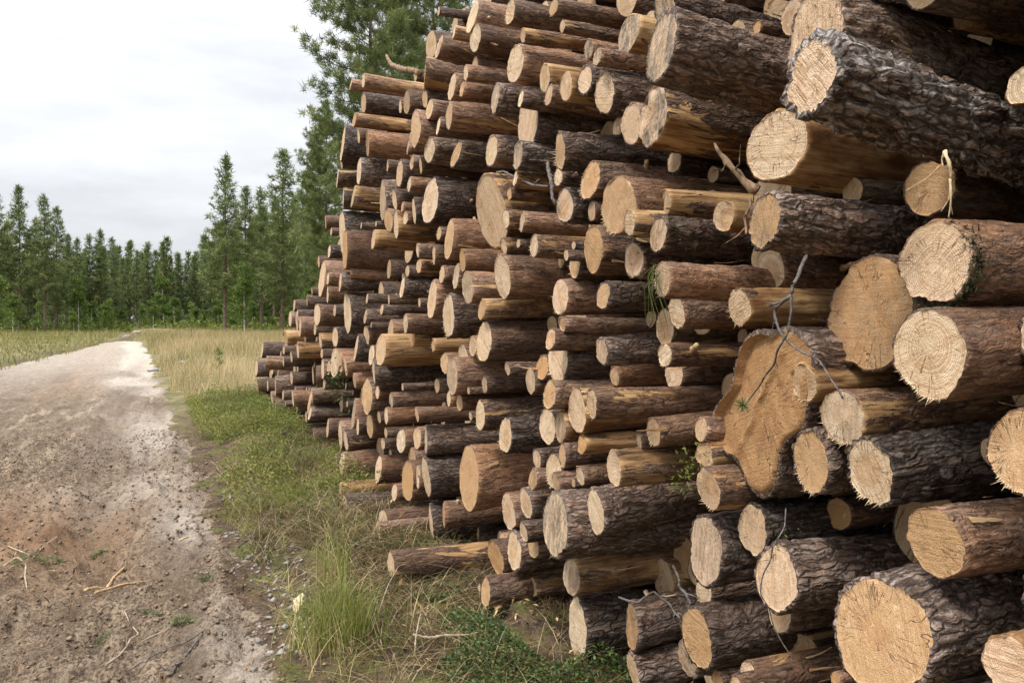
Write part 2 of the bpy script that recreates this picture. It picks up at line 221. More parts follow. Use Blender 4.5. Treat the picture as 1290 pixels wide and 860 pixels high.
 (9.651, 0.343, 1.797, 0.1122, 'r', 24.8, 412.9, 'fourth mid-sized reddish-brown log below the narrow reddish slope log', {}),
 (10.491, 0.121, 1.789, 0.1212, 'm', 24.8, 396.0, 'eighth stout dull brown log below the narrow reddish slope log', {}),
 (3.365, 2.811, 1.798, 0.0444, 'o', 24.8, 741.8, 'second thin frayed half-peeled log left of the dark log with averted end', {'f': 1}),
 (4.279, 2.143, 1.774, 0.0542, 'm', 24.8, 638.1, 'thin frayed dull brown log below and right of the diagonally striped log', {'f': 1}),
 (5.563, 0.056, 2.09, 0.0695, 'd', 24.8, 602.3, 'slim dark-barked log above the knotty lowest log', {}),
 (4.182, 0.133, 1.89, 0.0537, 'o', 24.8, 671.3, 'thin half-peeled log below the long oval dark log', {}),
 (3.556, 0.828, 1.726, 0.0462, 'm', 24.8, 700.3, 'thin dull brown log above the long oval dark log', {}),
 (2.408, 0.347, 1.79, 0.0333, 'm', 24.2, 903.8, 'nearest thin dull brown log below and right of the smooth tan bottom log', {}),
 (4.91, 3.159, 1.824, 0.0583, 'r', 23.6, 598.3, 'thin frayed reddish-brown log above and left of the tall oval dark log', {'f': 1}),
 (5.904, 3.199, 1.805, 0.0684, 'm', 23.6, 535.5, 'fifth slim dull brown log above the thick pink-ended log', {}),
 (5.958, 2.955, 1.849, 0.0691, 'm', 23.6, 540.0, 'second slim dull brown log above the thick pink-ended log', {}),
 (9.064, 3.095, 1.793, 0.1007, 'o', 23.6, 425.3, 'mid-sized half-peeled log below the tall thick edge log', {}),
 (5.499, 1.892, 1.802, 0.0642, 'm', 23.6, 556.8, 'slim dull brown log below the thick pink-ended log', {}),
 (11.635, 1.466, 1.794, 0.1271, 'r', 23.6, 378.1, 'stout reddish-brown log below and left of the narrow reddish slope log', {}),
 (7.678, 1.44, 1.791, 0.0865, 'r', 23.6, 462.5, 'mid-sized reddish-brown log below the long red edge log', {}),
 (7.312, 1.102, 1.877, 0.0831, 'o', 23.6, 486.6, 'slim half-peeled log below the long red edge log', {}),
 (8.067, 0.554, 1.791, 0.0905, 'o', 23.6, 450.8, 'mid-sized half-peeled log above the log poking over the verge', {}),
 (6.004, 0.442, 1.784, 0.0693, 'm', 23.6, 527.0, 'slim frayed dull brown log left of the stout low reddish log', {'f': 1}),
 (3.691, 3.106, 1.78, 0.0456, 'r', 23.6, 697.7, 'thin frayed reddish-brown log above the tall oval dark log', {'f': 1}),
 (3.605, 2.369, 1.857, 0.045, 'o', 23.6, 725.7, 'thin frayed half-peeled log above and left of the two-lobed splintered log', {'f': 1}),
 (3.998, 2.73, 1.739, 0.0485, 'm', 23.6, 656.3, 'thin dull brown log above the tall oval dark log', {}),
 (5.929, 2.712, 1.78, 0.0647, 'm', 22.3, 530.1, 'nearest slim dull brown log above the thick pink-ended log', {}),
 (9.468, 1.856, 1.763, 0.099, 'r', 22.3, 412.9, 'nearest mid-sized reddish-brown log below the narrow reddish slope log', {}),
 (7.107, 0.751, 1.825, 0.0763, 'r', 22.3, 486.6, 'second slim reddish-brown log above the log poking over the verge', {}),
 (5.073, 1.06, 1.781, 0.0564, 'r', 22.3, 579.1, 'thin reddish-brown log above the stout low reddish log', {}),
 (3.144, 2.704, 1.722, 0.0375, 'o', 22.3, 752.8, 'nearest thin frayed half-peeled log left of the dark log with averted end', {'f': 1}),
 (4.697, 1.2, 1.808, 0.0529, 'm', 22.3, 610.9, 'thin frayed dull brown log above the stout low reddish log', {'f': 1}),
 (7.428, 0.078, 1.493, 0.0781, 'o', 22.3, 428.7, 'slim half-peeled log above and left of the log poking over the verge', {}),
 (6.708, 0.174, 1.791, 0.0723, 'r', 22.3, 496.9, 'nearest slim reddish-brown log above the log poking over the verge', {}),
 (4.834, 3.091, 1.738, 0.0511, 'r', 21.1, 587.1, 'thin reddish-brown log above and left of the tall oval dark log', {}),
 (17.241, 0.609, 1.814, 0.1651, 'd', 21.1, 323.1, 'second stout dark-barked log below and left of the narrow reddish slope log', {}),
 (11.633, 1.16, 1.763, 0.1135, 'o', 21.1, 375.2, 'second mid-sized half-peeled log below the narrow reddish slope log', {}),
 (7.012, 1.268, 1.8, 0.0713, 'r', 21.1, 486.6, 'nearest slim reddish-brown log below the long red edge log', {}),
 (16.391, 0.308, 1.749, 0.157, 'm', 21.1, 324.8, 'stout dull brown log below and left of the narrow reddish slope log', {}),
 (12.137, 0.461, 1.771, 0.1181, 'r', 21.1, 369.0, 'third stout reddish-brown log below the narrow reddish slope log', {}),
 (13.929, 0.16, 1.76, 0.1345, 'm', 21.1, 347.1, 'sixth stout dull brown log below the narrow reddish slope log', {}),
 (3.541, 1.569, 1.751, 0.0392, 'm', 21.1, 708.1, 'thin frayed dull brown log above the dark log with curved saw lines', {'f': 1}),
 (4.335, 2.001, 1.78, 0.0466, 'o', 21.1, 634.4, 'thin frayed half-peeled log above the reddish log with bast strips', {'f': 1}),
 (4.202, 2.355, 1.795, 0.0455, 'o', 21.1, 649.3, 'thin half-peeled log above and right of the diagonally striped log', {}),
 (4.07, 3.089, 1.783, 0.0415, 'o', 19.8, 659.1, 'nearest thin half-peeled log above the tall oval dark log', {}),
 (5.039, 3.046, 1.785, 0.0498, 'm', 19.8, 582.2, 'second thin frayed dull brown log above the thick pink-ended log', {'f': 1}),
 (5.864, 3.089, 1.877, 0.0573, 'm', 19.8, 549.4, 'nearest thin frayed dull brown log above the thick pink-ended log', {'f': 1}),
 (8.049, 3.351, 1.795, 0.0758, 'm', 19.8, 451.9, 'slim dull brown log above and right of the tall thick edge log', {}),
 (6.241, 2.789, 1.803, 0.0603, 'm', 19.8, 518.9, 'slim dull brown log above and left of the thick pink-ended log', {}),
 (6.206, 2.614, 1.774, 0.0598, 'r', 19.8, 515.8, 'thin reddish-brown log above and left of the thick pink-ended log', {}),
 (7.57, 1.611, 1.751, 0.0715, 'd', 19.8, 460.5, 'slim dark-barked log below the long red edge log', {}),
 (12.498, 1.584, 1.787, 0.114, 'm', 19.8, 365.7, 'nearest mid-sized dull brown log below and left of the narrow reddish slope log', {}),
 (16.323, 0.993, 1.82, 0.147, 'd', 19.8, 330.3, 'nearest stout dark-barked log below and left of the narrow reddish slope log', {}),
 (10.058, 1.32, 1.787, 0.093, 'o', 19.8, 403.7, 'nearest mid-sized half-peeled log below the narrow reddish slope log', {}),
 (8.199, 0.982, 1.786, 0.077, 'r', 19.8, 446.4, 'third slim reddish-brown log below the narrow reddish slope log', {}),
 (10.594, 0.634, 1.778, 0.0976, 'm', 19.8, 393.0, 'nearest mid-sized dull brown log below the narrow reddish slope log', {}),
 (5.654, 0.928, 1.67, 0.0547, 'r', 19.8, 525.3, 'thin reddish-brown log above and left of the stout low reddish log', {}),
 (3.714, 2.462, 2.19, 0.0399, 'o', 19.8, 787.0, 'thin half-peeled log below and left of the grey-ended orange log', {}),
 (2.918, 1.101, 1.788, 0.0316, 'm', 19.8, 805.1, 'thin dull brown log above and right of the white-ended striped log', {}),
 (2.567, 2.695, 2.09, 0.0297, 'o', 19.8, 954.0, 'thin half-peeled log above and left of the jutting grey-plated log', {}),
 (1.859, 0.563, 1.791, 0.0225, 'r', 19.8, 1052.8, 'thin reddish-brown log below and left of the largest bottom log', {}),
 (3.395, 0.547, 2.24, 0.0372, 'o', 19.7, 841.8, 'thin half-peeled log left of the yellow saw-striped log', {}),
 (5.261, 1.066, 1.771, 0.0507, 'm', 19.4, 565.4, 'second thin dull brown log above the stout low reddish log', {}),
 (7.879, 3.84, 1.804, 0.0698, 'o', 18.6, 458.1, 'slim half-peeled log above the tall thick edge log', {}),
 (7.665, 3.409, 1.67, 0.0676, 'o', 18.6, 446.5, 'slim half-peeled log above and right of the tall thick edge log', {}),
 (6.277, 2.907, 1.782, 0.0568, 'm', 18.6, 514.0, 'thin dull brown log above the thick pink-ended log', {}),
 (5.896, 2.088, 1.747, 0.0536, 'm', 18.6, 526.2, 'nearest thin dull brown log below the thick pink-ended log', {}),
 (6.09, 1.986, 1.814, 0.0554, 'o', 18.6, 527.7, 'nearest thin half-peeled log below the thick pink-ended log', {}),
 (6.8, 0.916, 1.789, 0.0611, 'r', 18.6, 493.0, 'third slim reddish-brown log above the log poking over the verge', {}),
 (5.221, 3.466, 1.795, 0.0452, 'o', 17.4, 572.3, 'thin half-peeled log above and left of the tall oval dark log', {}),
 (6.522, 3.283, 1.79, 0.055, 'o', 17.4, 504.5, 'nearest thin half-peeled log above the thick pink-ended log', {}),
 (6.396, 2.381, 1.797, 0.0541, 'o', 17.4, 510.9, 'thin half-peeled log below and left of the thick pink-ended log', {}),
 (9.873, 2.715, 1.815, 0.0804, 'r', 17.4, 410.4, 'slim reddish-brown log above and left of the long red edge log', {}),
 (9.36, 2.332, 1.76, 0.0764, 'd', 17.4, 414.9, 'slim dark-barked log above the narrow reddish slope log', {}),
 (11.881, 1.522, 1.787, 0.0955, 'm', 17.4, 373.9, 'second mid-sized dull brown log below and left of the narrow reddish slope log', {}),
 (5.522, 2.177, 1.788, 0.0475, 'm', 17.4, 553.0, 'thin frayed dull brown log below the thick pink-ended log', {'f': 1}),
 (12.807, 1.308, 1.769, 0.1025, 'o', 17.4, 360.3, 'mid-sized half-peeled log below and left of the narrow reddish slope log', {}),
 (15.476, 0.795, 1.786, 0.1227, 'o', 17.4, 334.7, 'stout half-peeled log below and left of the narrow reddish slope log', {}),
 (5.603, 1.408, 1.771, 0.048, 'o', 17.4, 545.6, 'thin frayed half-peeled log below the thick pink-ended log', {'f': 1}),
 (9.605, 1.03, 1.799, 0.0784, 'm', 17.4, 414.1, 'second slim dull brown log below the narrow reddish slope log', {}),
 (7.254, 0.944, 1.784, 0.0605, 'r', 17.4, 475.6, 'second slim reddish-brown log below the long red edge log', {}),
 (10.606, 0.414, 1.755, 0.0858, 'm', 17.4, 390.5, 'second mid-sized dull brown log below the narrow reddish slope log', {}),
 (3.66, 3.009, 1.811, 0.0335, 'o', 17.4, 708.4, 'second thin half-peeled log above the tall oval dark log', {}),
 (4.267, 2.278, 1.788, 0.038, 'o', 17.4, 641.9, 'thin frayed half-peeled log above and right of the diagonally striped log', {'f': 1}),
 (4.286, 1.318, 1.784, 0.0381, 'm', 17.4, 639.4, 'thin dull brown log left of the dark log with curved saw lines', {}),
 (6.021, 0.066, 1.478, 0.0502, 'm', 17.4, 475.1, 'nearest thin dull brown log above the log poking over the verge', {}),
 (5.9, 0.403, 1.751, 0.0502, 'm', 17.4, 526.7, 'second thin dull brown log above the log poking over the verge', {}),
 (6.842, 2.862, 1.769, 0.0531, 'm', 16.1, 488.5, 'thin dull brown log above and left of the thick pink-ended log', {}),
 (10.161, 2.262, 1.786, 0.0764, 'm', 16.1, 401.7, 'slim dull brown log above the narrow reddish slope log', {}),
 (9.629, 2.04, 1.797, 0.0727, 'm', 16.1, 413.4, 'slim dull brown log right of the narrow reddish slope log', {}),
 (4.434, 0.171, 1.797, 0.0363, 'm', 16.1, 629.6, 'thin dull brown log above and right of the knotty lowest log', {}),
 (8.323, 3.913, 1.778, 0.0588, 'r', 14.9, 442.0, 'thin reddish-brown log above the tall thick edge log', {}),
 (6.516, 2.48, 1.805, 0.0471, 'm', 14.9, 507.1, 'thin dull brown log left of the thick pink-ended log', {}),
 (8.377, 2.045, 1.785, 0.0591, 'r', 14.9, 441.4, 'thin reddish-brown log below the long red edge log', {}),
 (6.373, 1.963, 1.805, 0.0462, 'o', 14.9, 513.3, '', {}),
 (5.986, 2.082, 1.806, 0.0437, 'm', 14.9, 531.5, '', {}),
 (11.041, 1.819, 1.79, 0.0764, 'd', 14.9, 386.8, '', {}),
 (12.231, 1.772, 1.804, 0.0841, 'r', 14.9, 370.7, '', {}),
 (9.247, 1.678, 1.797, 0.0648, 'm', 14.9, 421.6, '', {}),
 (12.086, 1.047, 1.742, 0.083, 'r', 14.9, 367.0, '', {}),
 (10.746, 1.451, 1.841, 0.0746, 'r', 14.9, 396.8, '', {}),
 (9.909, 0.829, 1.804, 0.0691, 'm', 14.9, 408.4, '', {}),
 (15.306, 0.405, 1.8, 0.104, 'r', 14.9, 337.2, '', {}),
 (11.418, 0.272, 1.839, 0.079, 'r', 14.9, 385.6, '', {}),
 (7.318, 0.72, 1.813, 0.0523, 'm', 14.9, 477.4, '', {}),
 (7.103, 0.515, 1.794, 0.0509, 'd', 14.9, 482.3, '', {}),
 (3.489, 2.785, 2.09, 0.0283, 'o', 14.9, 794.4, '', {}),
 (3.497, 1.889, 1.75, 0.0274, 'm', 14.9, 713.3, '', {}),
 (7.629, 1.774, 1.779, 0.0495, 'm', 13.6, 462.5, '', {}),
 (7.139, 1.67, 1.794, 0.0467, 'r', 13.6, 481.1, '', {}),
 (13.325, 0.925, 1.802, 0.0832, 'd', 13.6, 357.1, '', {}),
 (7.859, 1.47, 1.81, 0.051, 'm', 13.6, 459.5, '', {}),
 (13.478, 0.393, 1.817, 0.0842, 'r', 13.6, 356.6, '', {}),
 (6.995, 0.623, 1.792, 0.0458, 'm', 13.6, 486.1, '', {}),
 (8.865, 3.221, 1.794, 0.0518, 'd', 12.4, 430.2, '', {}),
 (6.952, 1.752, 1.807, 0.0416, 'm', 12.4, 489.8, '', {}),
 (11.973, 1.644, 1.806, 0.0686, 'r', 12.4, 374.4, '', {}),
 (9.879, 1.183, 1.771, 0.0549, 'd', 11.9, 405.4, '', {}),
 (5.504, 3.388, 1.814, 0.0305, 'o', 11.2, 558.6, '', {}),
 (6.057, 1.712, 1.807, 0.0332, 'm', 11.2, 528.2, '', {}),
 (10.556, 1.927, 1.771, 0.055, 'm', 11.2, 393.0, '', {}),
 (6.986, 1.552, 1.841, 0.0378, 'm', 11.2, 493.5, '', {}),
 (13.481, 1.093, 1.829, 0.0694, 'o', 11.2, 357.6, '', {}),
 (4.895, 0.991, 1.789, 0.0275, 'm', 11.2, 592.7, '', {}),
 (4.161, 1.999, 1.795, 0.0239, 'o', 11.2, 653.0, '', {}),
 (3.494, 0.831, 1.786, 0.0207, 'm', 11.2, 722.5, '', {}),
 (9.403, 2.555, 1.789, 0.0437, 'm', 9.9, 417.3, '', {}),
 (4.898, 1.149, 1.777, 0.0243, 'm', 9.9, 590.3, '', {}),
 (6.499, 1.049, 1.801, 0.0312, 'm', 9.9, 507.1, '', {}),
 (3.498, 1.936, 1.789, 0.0183, 'm', 9.9, 722.5, '', {}),
 (7.923, 2.473, 1.791, 0.0328, 'r', 8.7, 455.0, '', {}),
 (12.779, 0.326, 1.756, 0.0511, 'm', 8.7, 359.5, '', {}),
 (7.299, 1.533, 1.738, 0.0258, 'm', 7.4, 467.5, '', {}),
 (7.199, 2.415, 1.757, 0.0255, 'm', 7.4, 473.7, '', {}),
]


# ------------------------------------------------------------------ numpy noise
def _hash(ix, iy, iz, seed):
    with np.errstate(over='ignore'):
        h = (ix.astype(np.int64) * 374761393 + iy.astype(np.int64) * 668265263 + iz.astype(np.int64) * 2147483647 + seed * 974634777) & 0xFFFFFFFF
        h = ((h ^ (h >> 13)) * 1274126177) & 0xFFFFFFFF
        h = ((h ^ (h >> 16)) * 2246822519) & 0xFFFFFFFF
        h = h ^ (h >> 15)
    return (h & 0xFFFFFF) / float(0xFFFFFF)
def vnoise(p, seed=0):
    i = np.floor(p).astype(np.int64); f = p - i; f = f * f * (3 - 2 * f)
    x, y, z = i[..., 0], i[..., 1], i[..., 2]
    r = 0
    for dx in (0, 1):
        wx = f[..., 0] if dx else 1 - f[..., 0]
        for dy in (0, 1):
            wy = f[..., 1] if dy else 1 - f[..., 1]
            for dz in (0, 1):
                wz = f[..., 2] if dz else 1 - f[..., 2]
                r = r + wx * wy * wz * _hash(x + dx, y + dy, z + dz, seed)
    return r * 2 - 1
def fbm(p, oct=4, seed=0, gain=.5):
    a, r = 1.0, 0
    for o in range(oct):
        r = r + a * vnoise(p * (2.03 ** o) + 17.3 * o, seed + o); a *= gain
    return r
def p3(*a): return np.stack(np.broadcast_arrays(*[np.asarray(x, float) for x in a]), -1)
def voro_edge(p, seed=0):
    """distance-to-edge-like value of a jittered cell pattern (f2 - f1)"""
    i = np.floor(p).astype(np.int64); f1 = np.full(p.shape[:-1], 9.0); f2 = f1.copy()
    for dx in (-1, 0, 1):
        for dy in (-1, 0, 1):
            for dz in (-1, 0, 1):
                c = i + np.array([dx, dy, dz])
                q = np.stack([c[..., k] + _hash(c[..., 0], c[..., 1], c[..., 2], seed + 31 * k) for k in range(3)], -1)
                d = np.sqrt(((q - p) ** 2).sum(-1))
                m = d < f1
                f2 = np.where(m, f1, np.minimum(f2, d)); f1 = np.where(m, d, f1)
    return f2 - f1
def smooth(a, b, x):
    t = np.clip((x - a) / (b - a), 0, 1); return t * t * (3 - 2 * t)

# ------------------------------------------------------------------ mesh helpers
def make_mesh(name, verts, faces, nper=None, mats=(), midx=None, shade=True, attrs=None):
    """faces: int array (n,3) / (n,4) or a list of such arrays (mixed tris and quads)"""
    me = bpy.data.meshes.new(name)
    verts = np.asarray(verts, np.float32).reshape(-1, 3)
    fl = faces if isinstance(faces, list) else [faces]
    fl = [np.asarray(f, np.int32) for f in fl if len(f)]
    tot = np.concatenate([np.full(len(f), f.shape[1], np.int32) for f in fl])
    loops = np.concatenate([f.ravel() for f in fl])
    me.vertices.add(len(verts)); me.vertices.foreach_set('co', verts.ravel())
    me.loops.add(len(loops)); me.loops.foreach_set('vertex_index', loops)
    me.polygons.add(len(tot))
    start = np.concatenate([[0], np.cumsum(tot)[:-1]]).astype(np.int32)
    me.polygons.foreach_set('loop_start', start); me.polygons.foreach_set('loop_total', tot)
    me.polygons.foreach_set('use_smooth', np.full(len(tot), shade))
    for m in mats: me.materials.append(m)
    if midx is not None: me.polygons.foreach_set('material_index', np.asarray(midx, np.int32))
    for k, (a) in (attrs or {}).items():
        at = me.attributes.new(k, 'FLOAT', 'POINT'); at.data.foreach_set('value', np.asarray(a, np.float32))
    me.update(calc_edges=True); me.validate()
    return me
def link(name, me, parent=None, loc=None, rot=None):
    o = bpy.data.objects.new(name, me); C.objects.link(o)
    if parent: o.parent = parent
    if loc is not None: o.location = loc
    if rot is not None: o.rotation_euler = rot
    return o
def tag(o, label=None, cat=None, group=None, kind=None):
    for k, v in (('label', label), ('category', cat), ('group', group), ('kind', kind)):
        if v: o[k] = v
    return o
def grid_faces(nr, nc, wrap):
    r = np.arange(nr - 1)[:, None]; c = np.arange(nc if wrap else nc - 1)[None]
    c2 = (c + 1) % nc
    return np.stack([r * nc + c, r * nc + c2, (r + 1) * nc + c2, (r + 1) * nc + c], -1).reshape(-1, 4)
def at_ray(px, t):
    """ground point seen in photo column px at depth t"""
    a = (px - 645) / F_PX
    return t * (SN + CN * a), t * (CN - SN * a)
def tube(pts, rads, n=7, seed=0, rough=.12):
    pts = np.asarray(pts, float); rads = np.asarray(rads, float)
    # resample
    seg = np.concatenate([[0], np.cumsum(np.linalg.norm(np.diff(pts, axis=0), axis=1))])
    m = max(4, int(seg[-1] / max(rads.mean() * 1.6, .004)) + 1); m = min(m, 60)
    s = np.linspace(0, seg[-1], m)
    P = np.stack([np.interp(s, seg, pts[:, k]) for k in range(3)], -1)
    for _ in range(2):
        P[1:-1] = (P[:-2] + 2 * P[1:-1] + P[2:]) / 4
    Rr = np.interp(s, seg, rads)
    rg = np.random.default_rng(seed)
    T = np.gradient(P, axis=0); T /= np.linalg.norm(T, axis=1)[:, None] + 1e-9
    up = np.where(np.abs(T[:, 2:3]) > .9, np.array([[1., 0, 0]]), np.array([[0, 0, 1.]]))
    U = np.cross(T, up); U /= np.linalg.norm(U, axis=1)[:, None]; V = np.cross(T, U)
    th = np.linspace(0, 2 * PI, n, endpoint=False)
    rr = Rr[:, None] * (1 + rough * rg.standard_normal((m, n)))
    v = P[:, None] + rr[..., None] * (np.cos(th)[None, :, None] * U[:, None] + np.sin(th)[None, :, None] * V[:, None])
    v = v.reshape(-1, 3); fq = grid_faces(m, n, True)
    v = np.concatenate([v, P[:1], P[-1:]])
    a = np.arange(n); b = (a + 1) % n
    ft = np.concatenate([np.stack([b, a, np.full(n, m * n)], -1), np.stack([(m - 1) * n + a, (m - 1) * n + b, np.full(n, m * n + 1)], -1)])
    return v, fq, ft
def merge(parts):
    vs, qs, ts, off = [], [], [], 0
    for v, q, t in parts:
        vs.append(v); qs.append(q + off) if len(q) else None; ts.append(t + off) if len(t) else None
        off += len(v)
    return np.concatenate(vs), [np.concatenate(x) for x in (qs, ts) if x]

# ------------------------------------------------------------------ materials
class NT:
    def __init__(self, name):
        self.m = bpy.data.materials.new(name); self.m.use_nodes = True
        self.t = self.m.node_tree; self.n = self.t.nodes; self.l = self.t.links
        self.bsdf = self.n['Principled BSDF']
        self.bsdf.inputs['Specular IOR Level'].default_value = .3
    def add(self, typ, **kw):
        nd = self.n.new(typ)
        for k, v in kw.items(): setattr(nd, k, v)
        return nd
    def put(self, sock, v):
        if isinstance(v, bpy.types.NodeSocket): self.l.new(v, sock)
        elif v is not None:
            sock.default_value = (tuple(v) + (1,))[:4] if isinstance(v, (tuple, list)) and sock.type == 'RGBA' else v
    def math(self, op, a, b=None, c=None, clamp=False):
        nd = self.add('ShaderNodeMath', operation=op, use_clamp=clamp)
        for i, x in enumerate((a, b, c)): self.put(nd.inputs[i], x) if x is not None else None
        return nd.outputs[0]
    def vmath(self, op, a, b=None):
        nd = self.add('ShaderNodeVectorMath', operation=op)
        self.put(nd.inputs[0], a)
        if b is not None: self.put(nd.inputs[1], b)
        return nd.outputs['Value'] if op in ('LENGTH', 'DOT_PRODUCT') else nd.outputs[0]
    def mix(self, f, a, b, blend='MIX'):
        nd = self.add('ShaderNodeMix', data_type='RGBA', blend_type=blend)
        self.put(nd.inputs['Factor'], f); self.put(nd.inputs[6], a); self.put(nd.inputs[7], b)
        return nd.outputs[2]
    def noise(self, vec, scale, detail=4, rough=.55, dist=0):
        nd = self.add('ShaderNodeTexNoise'); self.put(nd.inputs['Vector'], vec)
        nd.inputs['Scale'].default_value = scale; nd.inputs['Detail'].default_value = detail
        nd.inputs['Roughness'].default_value = rough; nd.inputs['Distortion'].default_value = dist
        return nd.outputs['Fac']
    def ramp(self, v, a, b, lo=0., hi=1.):
        nd = self.add('ShaderNodeMapRange', interpolation_type='SMOOTHSTEP'); self.put(nd.inputs[0], v)
        for i, x in enumerate((a, b, lo, hi)): self.put(nd.inputs[i + 1], x)
        return nd.outputs[0]
    def scale(self, vec, s):
        nd = self.add('ShaderNodeMapping'); self.put(nd.inputs['Vector'], vec); nd.inputs['Scale'].default_value = s
        return nd.outputs[0]
    def bump(self, h, strength=.5, dist=.01):
        nd = self.add('ShaderNodeBump'); self.put(nd.inputs['Height'], h)
        nd.inputs['Strength'].default_value = strength; nd.inputs['Distance'].default_value = dist
        self.l.new(nd.outputs[0], self.bsdf.inputs['Normal'])
    def attr(self, name):
        nd = self.add('ShaderNodeAttribute', attribute_name=name); return nd.outputs['Fac']
    def out(self, col, rough=.8):
        self.put(self.bsdf.inputs['Base Color'], col); self.put(self.bsdf.inputs['Roughness'], rough)
        return self.m

def obj_vec(m):
    tc = m.add('ShaderNodeTexCoord'); oi = m.add('ShaderNodeObjectInfo')
    sep = m.add('ShaderNodeSeparateColor'); m.l.new(oi.outputs['Color'], sep.inputs[0])
    off = m.math('MULTIPLY', oi.outputs['Random'], 53.7)
    v = m.vmath('ADD', tc.outputs['Object'], off)
    return tc.outputs['Object'], v, oi.outputs['Random'], sep.outputs[0], sep.outputs[1], sep.outputs[2]

def mat_bark():
    m = NT('pine_bark')
    raw, v, rnd, R, G, B = obj_vec(m)
    warp = m.add('ShaderNodeTexNoise'); m.put(warp.inputs['Vector'], v); warp.inputs['Scale'].default_value = 9; warp.inputs['Detail'].default_value = 3
    w = m.vmath('MULTIPLY', m.vmath('SUBTRACT', warp.outputs['Color'], (.5, .5, .5)), (.26, .07, .07))
    vw = m.vmath('ADD', v, w)
    vo = m.add('ShaderNodeTexVoronoi', feature='DISTANCE_TO_EDGE'); m.put(vo.inputs['Vector'], m.scale(vw, (9, 40, 40))); vo.inputs['Scale'].default_value = 1
    crack = m.ramp(vo.outputs['Distance'], .0, .22)
    vo2 = m.add('ShaderNodeTexVoronoi', feature='DISTANCE_TO_EDGE'); m.put(vo2.inputs['Vector'], m.scale(vw, (30, 85, 85))); vo2.inputs['Scale'].default_value = 1
    fine = m.ramp(vo2.outputs['Distance'], .0, .25)
    n1 = m.noise(m.scale(v, (5, 16, 16)), 1, 5, .65)
    n2 = m.noise(m.scale(v, (2.5, 6, 6)), 1, 4, .6)
    n3 = m.noise(m.scale(v, (20, 110, 110)), 1, 4, .7)
    plate = m.mix(m.ramp(n1, .3, .72), (.050, .030, .021), (.20, .128, .09))
    plate = m.mix(m.math('MULTIPLY', m.ramp(n3, .45, .75), .55), plate, (.18, .135, .11))
    red = m.mix(m.ramp(n3, .3, .7), (.17, .078, .040), (.36, .195, .11))
    plate = m.mix(m.math('MULTIPLY', m.ramp(n2, .25, .6), R), plate, red)
    grey = m.mix(m.ramp(n3, .35, .7), (.15, .14, .135), (.42, .40, .385))
    plate = m.mix(m.math('MULTIPLY', m.ramp(n1, .38, .62), G, clamp=True), plate, grey)
    depth = m.math('MULTIPLY', m.math('SUBTRACT', 1, R), .75)
    vc = m.add('ShaderNodeTexVoronoi', feature='F1'); m.put(vc.inputs['Vector'], m.scale(vw, (9, 40, 40))); vc.inputs['Scale'].default_value = 1
    vf = m.add('ShaderNodeTexVoronoi', feature='F1'); m.put(vf.inputs['Vector'], m.scale(vw, (26, 95, 95))); vf.inputs['Scale'].default_value = 1
    s1 = m.add('ShaderNodeSeparateColor'); m.put(s1.inputs[0], vc.outputs['Color']); s2 = m.add('ShaderNodeSeparateColor'); m.put(s2.inputs[0], vf.outputs['Color'])
    cell = m.math('ADD', m.math('MULTIPLY', s1.outputs[0], .55), m.math('MULTIPLY', s2.outputs[0], .75))
    plate = m.mix(1, plate, m.vmath('MULTIPLY', (1, 1, 1), m.math('ADD', .45, cell)), 'MULTIPLY')
    plate = m.mix(m.ramp(s2.outputs[1], .80, .84, 0, .5), plate, m.mix(R, (.36, .32, .29), (.40, .21, .11)))
    inv = m.math('MULTIPLY', m.math('SUBTRACT', 1, crack), m.math('ADD', depth, .2))
    gr = m.noise(m.scale(v, (7, 75, 75)), 1, 5, .7)
    plate = m.mix(m.ramp(gr, .5, .68, 0, .75), plate, m.mix(R, (.27, .205, .165), (.42, .245, .135)))
    plate = m.mix(m.ramp(gr, .46, .32, 0, .8), plate, (.020, .013, .009))
    sp_ = m.noise(m.scale(v, (60, 90, 90)), 1, 3, .6)
    plate = m.mix(m.ramp(sp_, .58, .7, 0, .6), plate, (.33, .26, .205))
    col = m.mix(m.math('MULTIPLY', inv, .85), plate, (.024, .016, .012))
    val = m.ramp(m.math('SINE', m.math('MULTIPLY', rnd, 517)), -.9, .9, .62, 1.3)
    val = m.math('MAXIMUM', val, m.math('MULTIPLY', m.ramp(G, .6, .8), 1.35))
    col = m.mix(1, col, m.vmath('MULTIPLY', (1, 1, 1), val), 'MULTIPLY')
    # exposed sapwood where the harvester has stripped the bark
    np_ = m.noise(m.scale(v, (2.0, 10, 10)), 1, 8, .72, .6)
    thr = m.math('SUBTRACT', .82, m.math('MULTIPLY', B, .42))
    peel = m.ramp(m.math('SUBTRACT', np_, thr), 0, .02)
    streak = m.noise(m.scale(v, (4, 60, 60)), 1, 4, .6)
    wood = m.mix(m.ramp(streak, .3, .7), (.23, .105, .038), (.56, .37, .18))
    wood = m.mix(m.ramp(n2, .5, .7), wood, (.17, .07, .024))
    col = m.mix(peel, col, wood)
    # pale nicks and flakes
    nick = m.ramp(m.noise(m.scale(v, (14, 40, 40)), 1, 2, .5), .73, .78)
    col = m.mix(m.math('MULTIPLY', nick, .6), col, (.42, .27, .14))
    h = m.math('ADD', m.math('MULTIPLY', crack, m.math('ADD', .15, m.math('MULTIPLY', depth, .8))), m.math('MULTIPLY', fine, .22))
    h = m.math('ADD', h, m.math('ADD', m.math('MULTIPLY', n3, .35), m.math('MULTIPLY', cell, .5)))
    h = m.math('ADD', m.math('MULTIPLY', h, m.math('SUBTRACT', 1, m.math('MULTIPLY', peel, .85))), m.math('MULTIPLY', peel, .2))
    m.bump(m.math('ADD', h, m.math('MULTIPLY', gr, .6)), .8, .011)
    return m.out(col, m.ramp(n3, .3, .8, .62, .85))

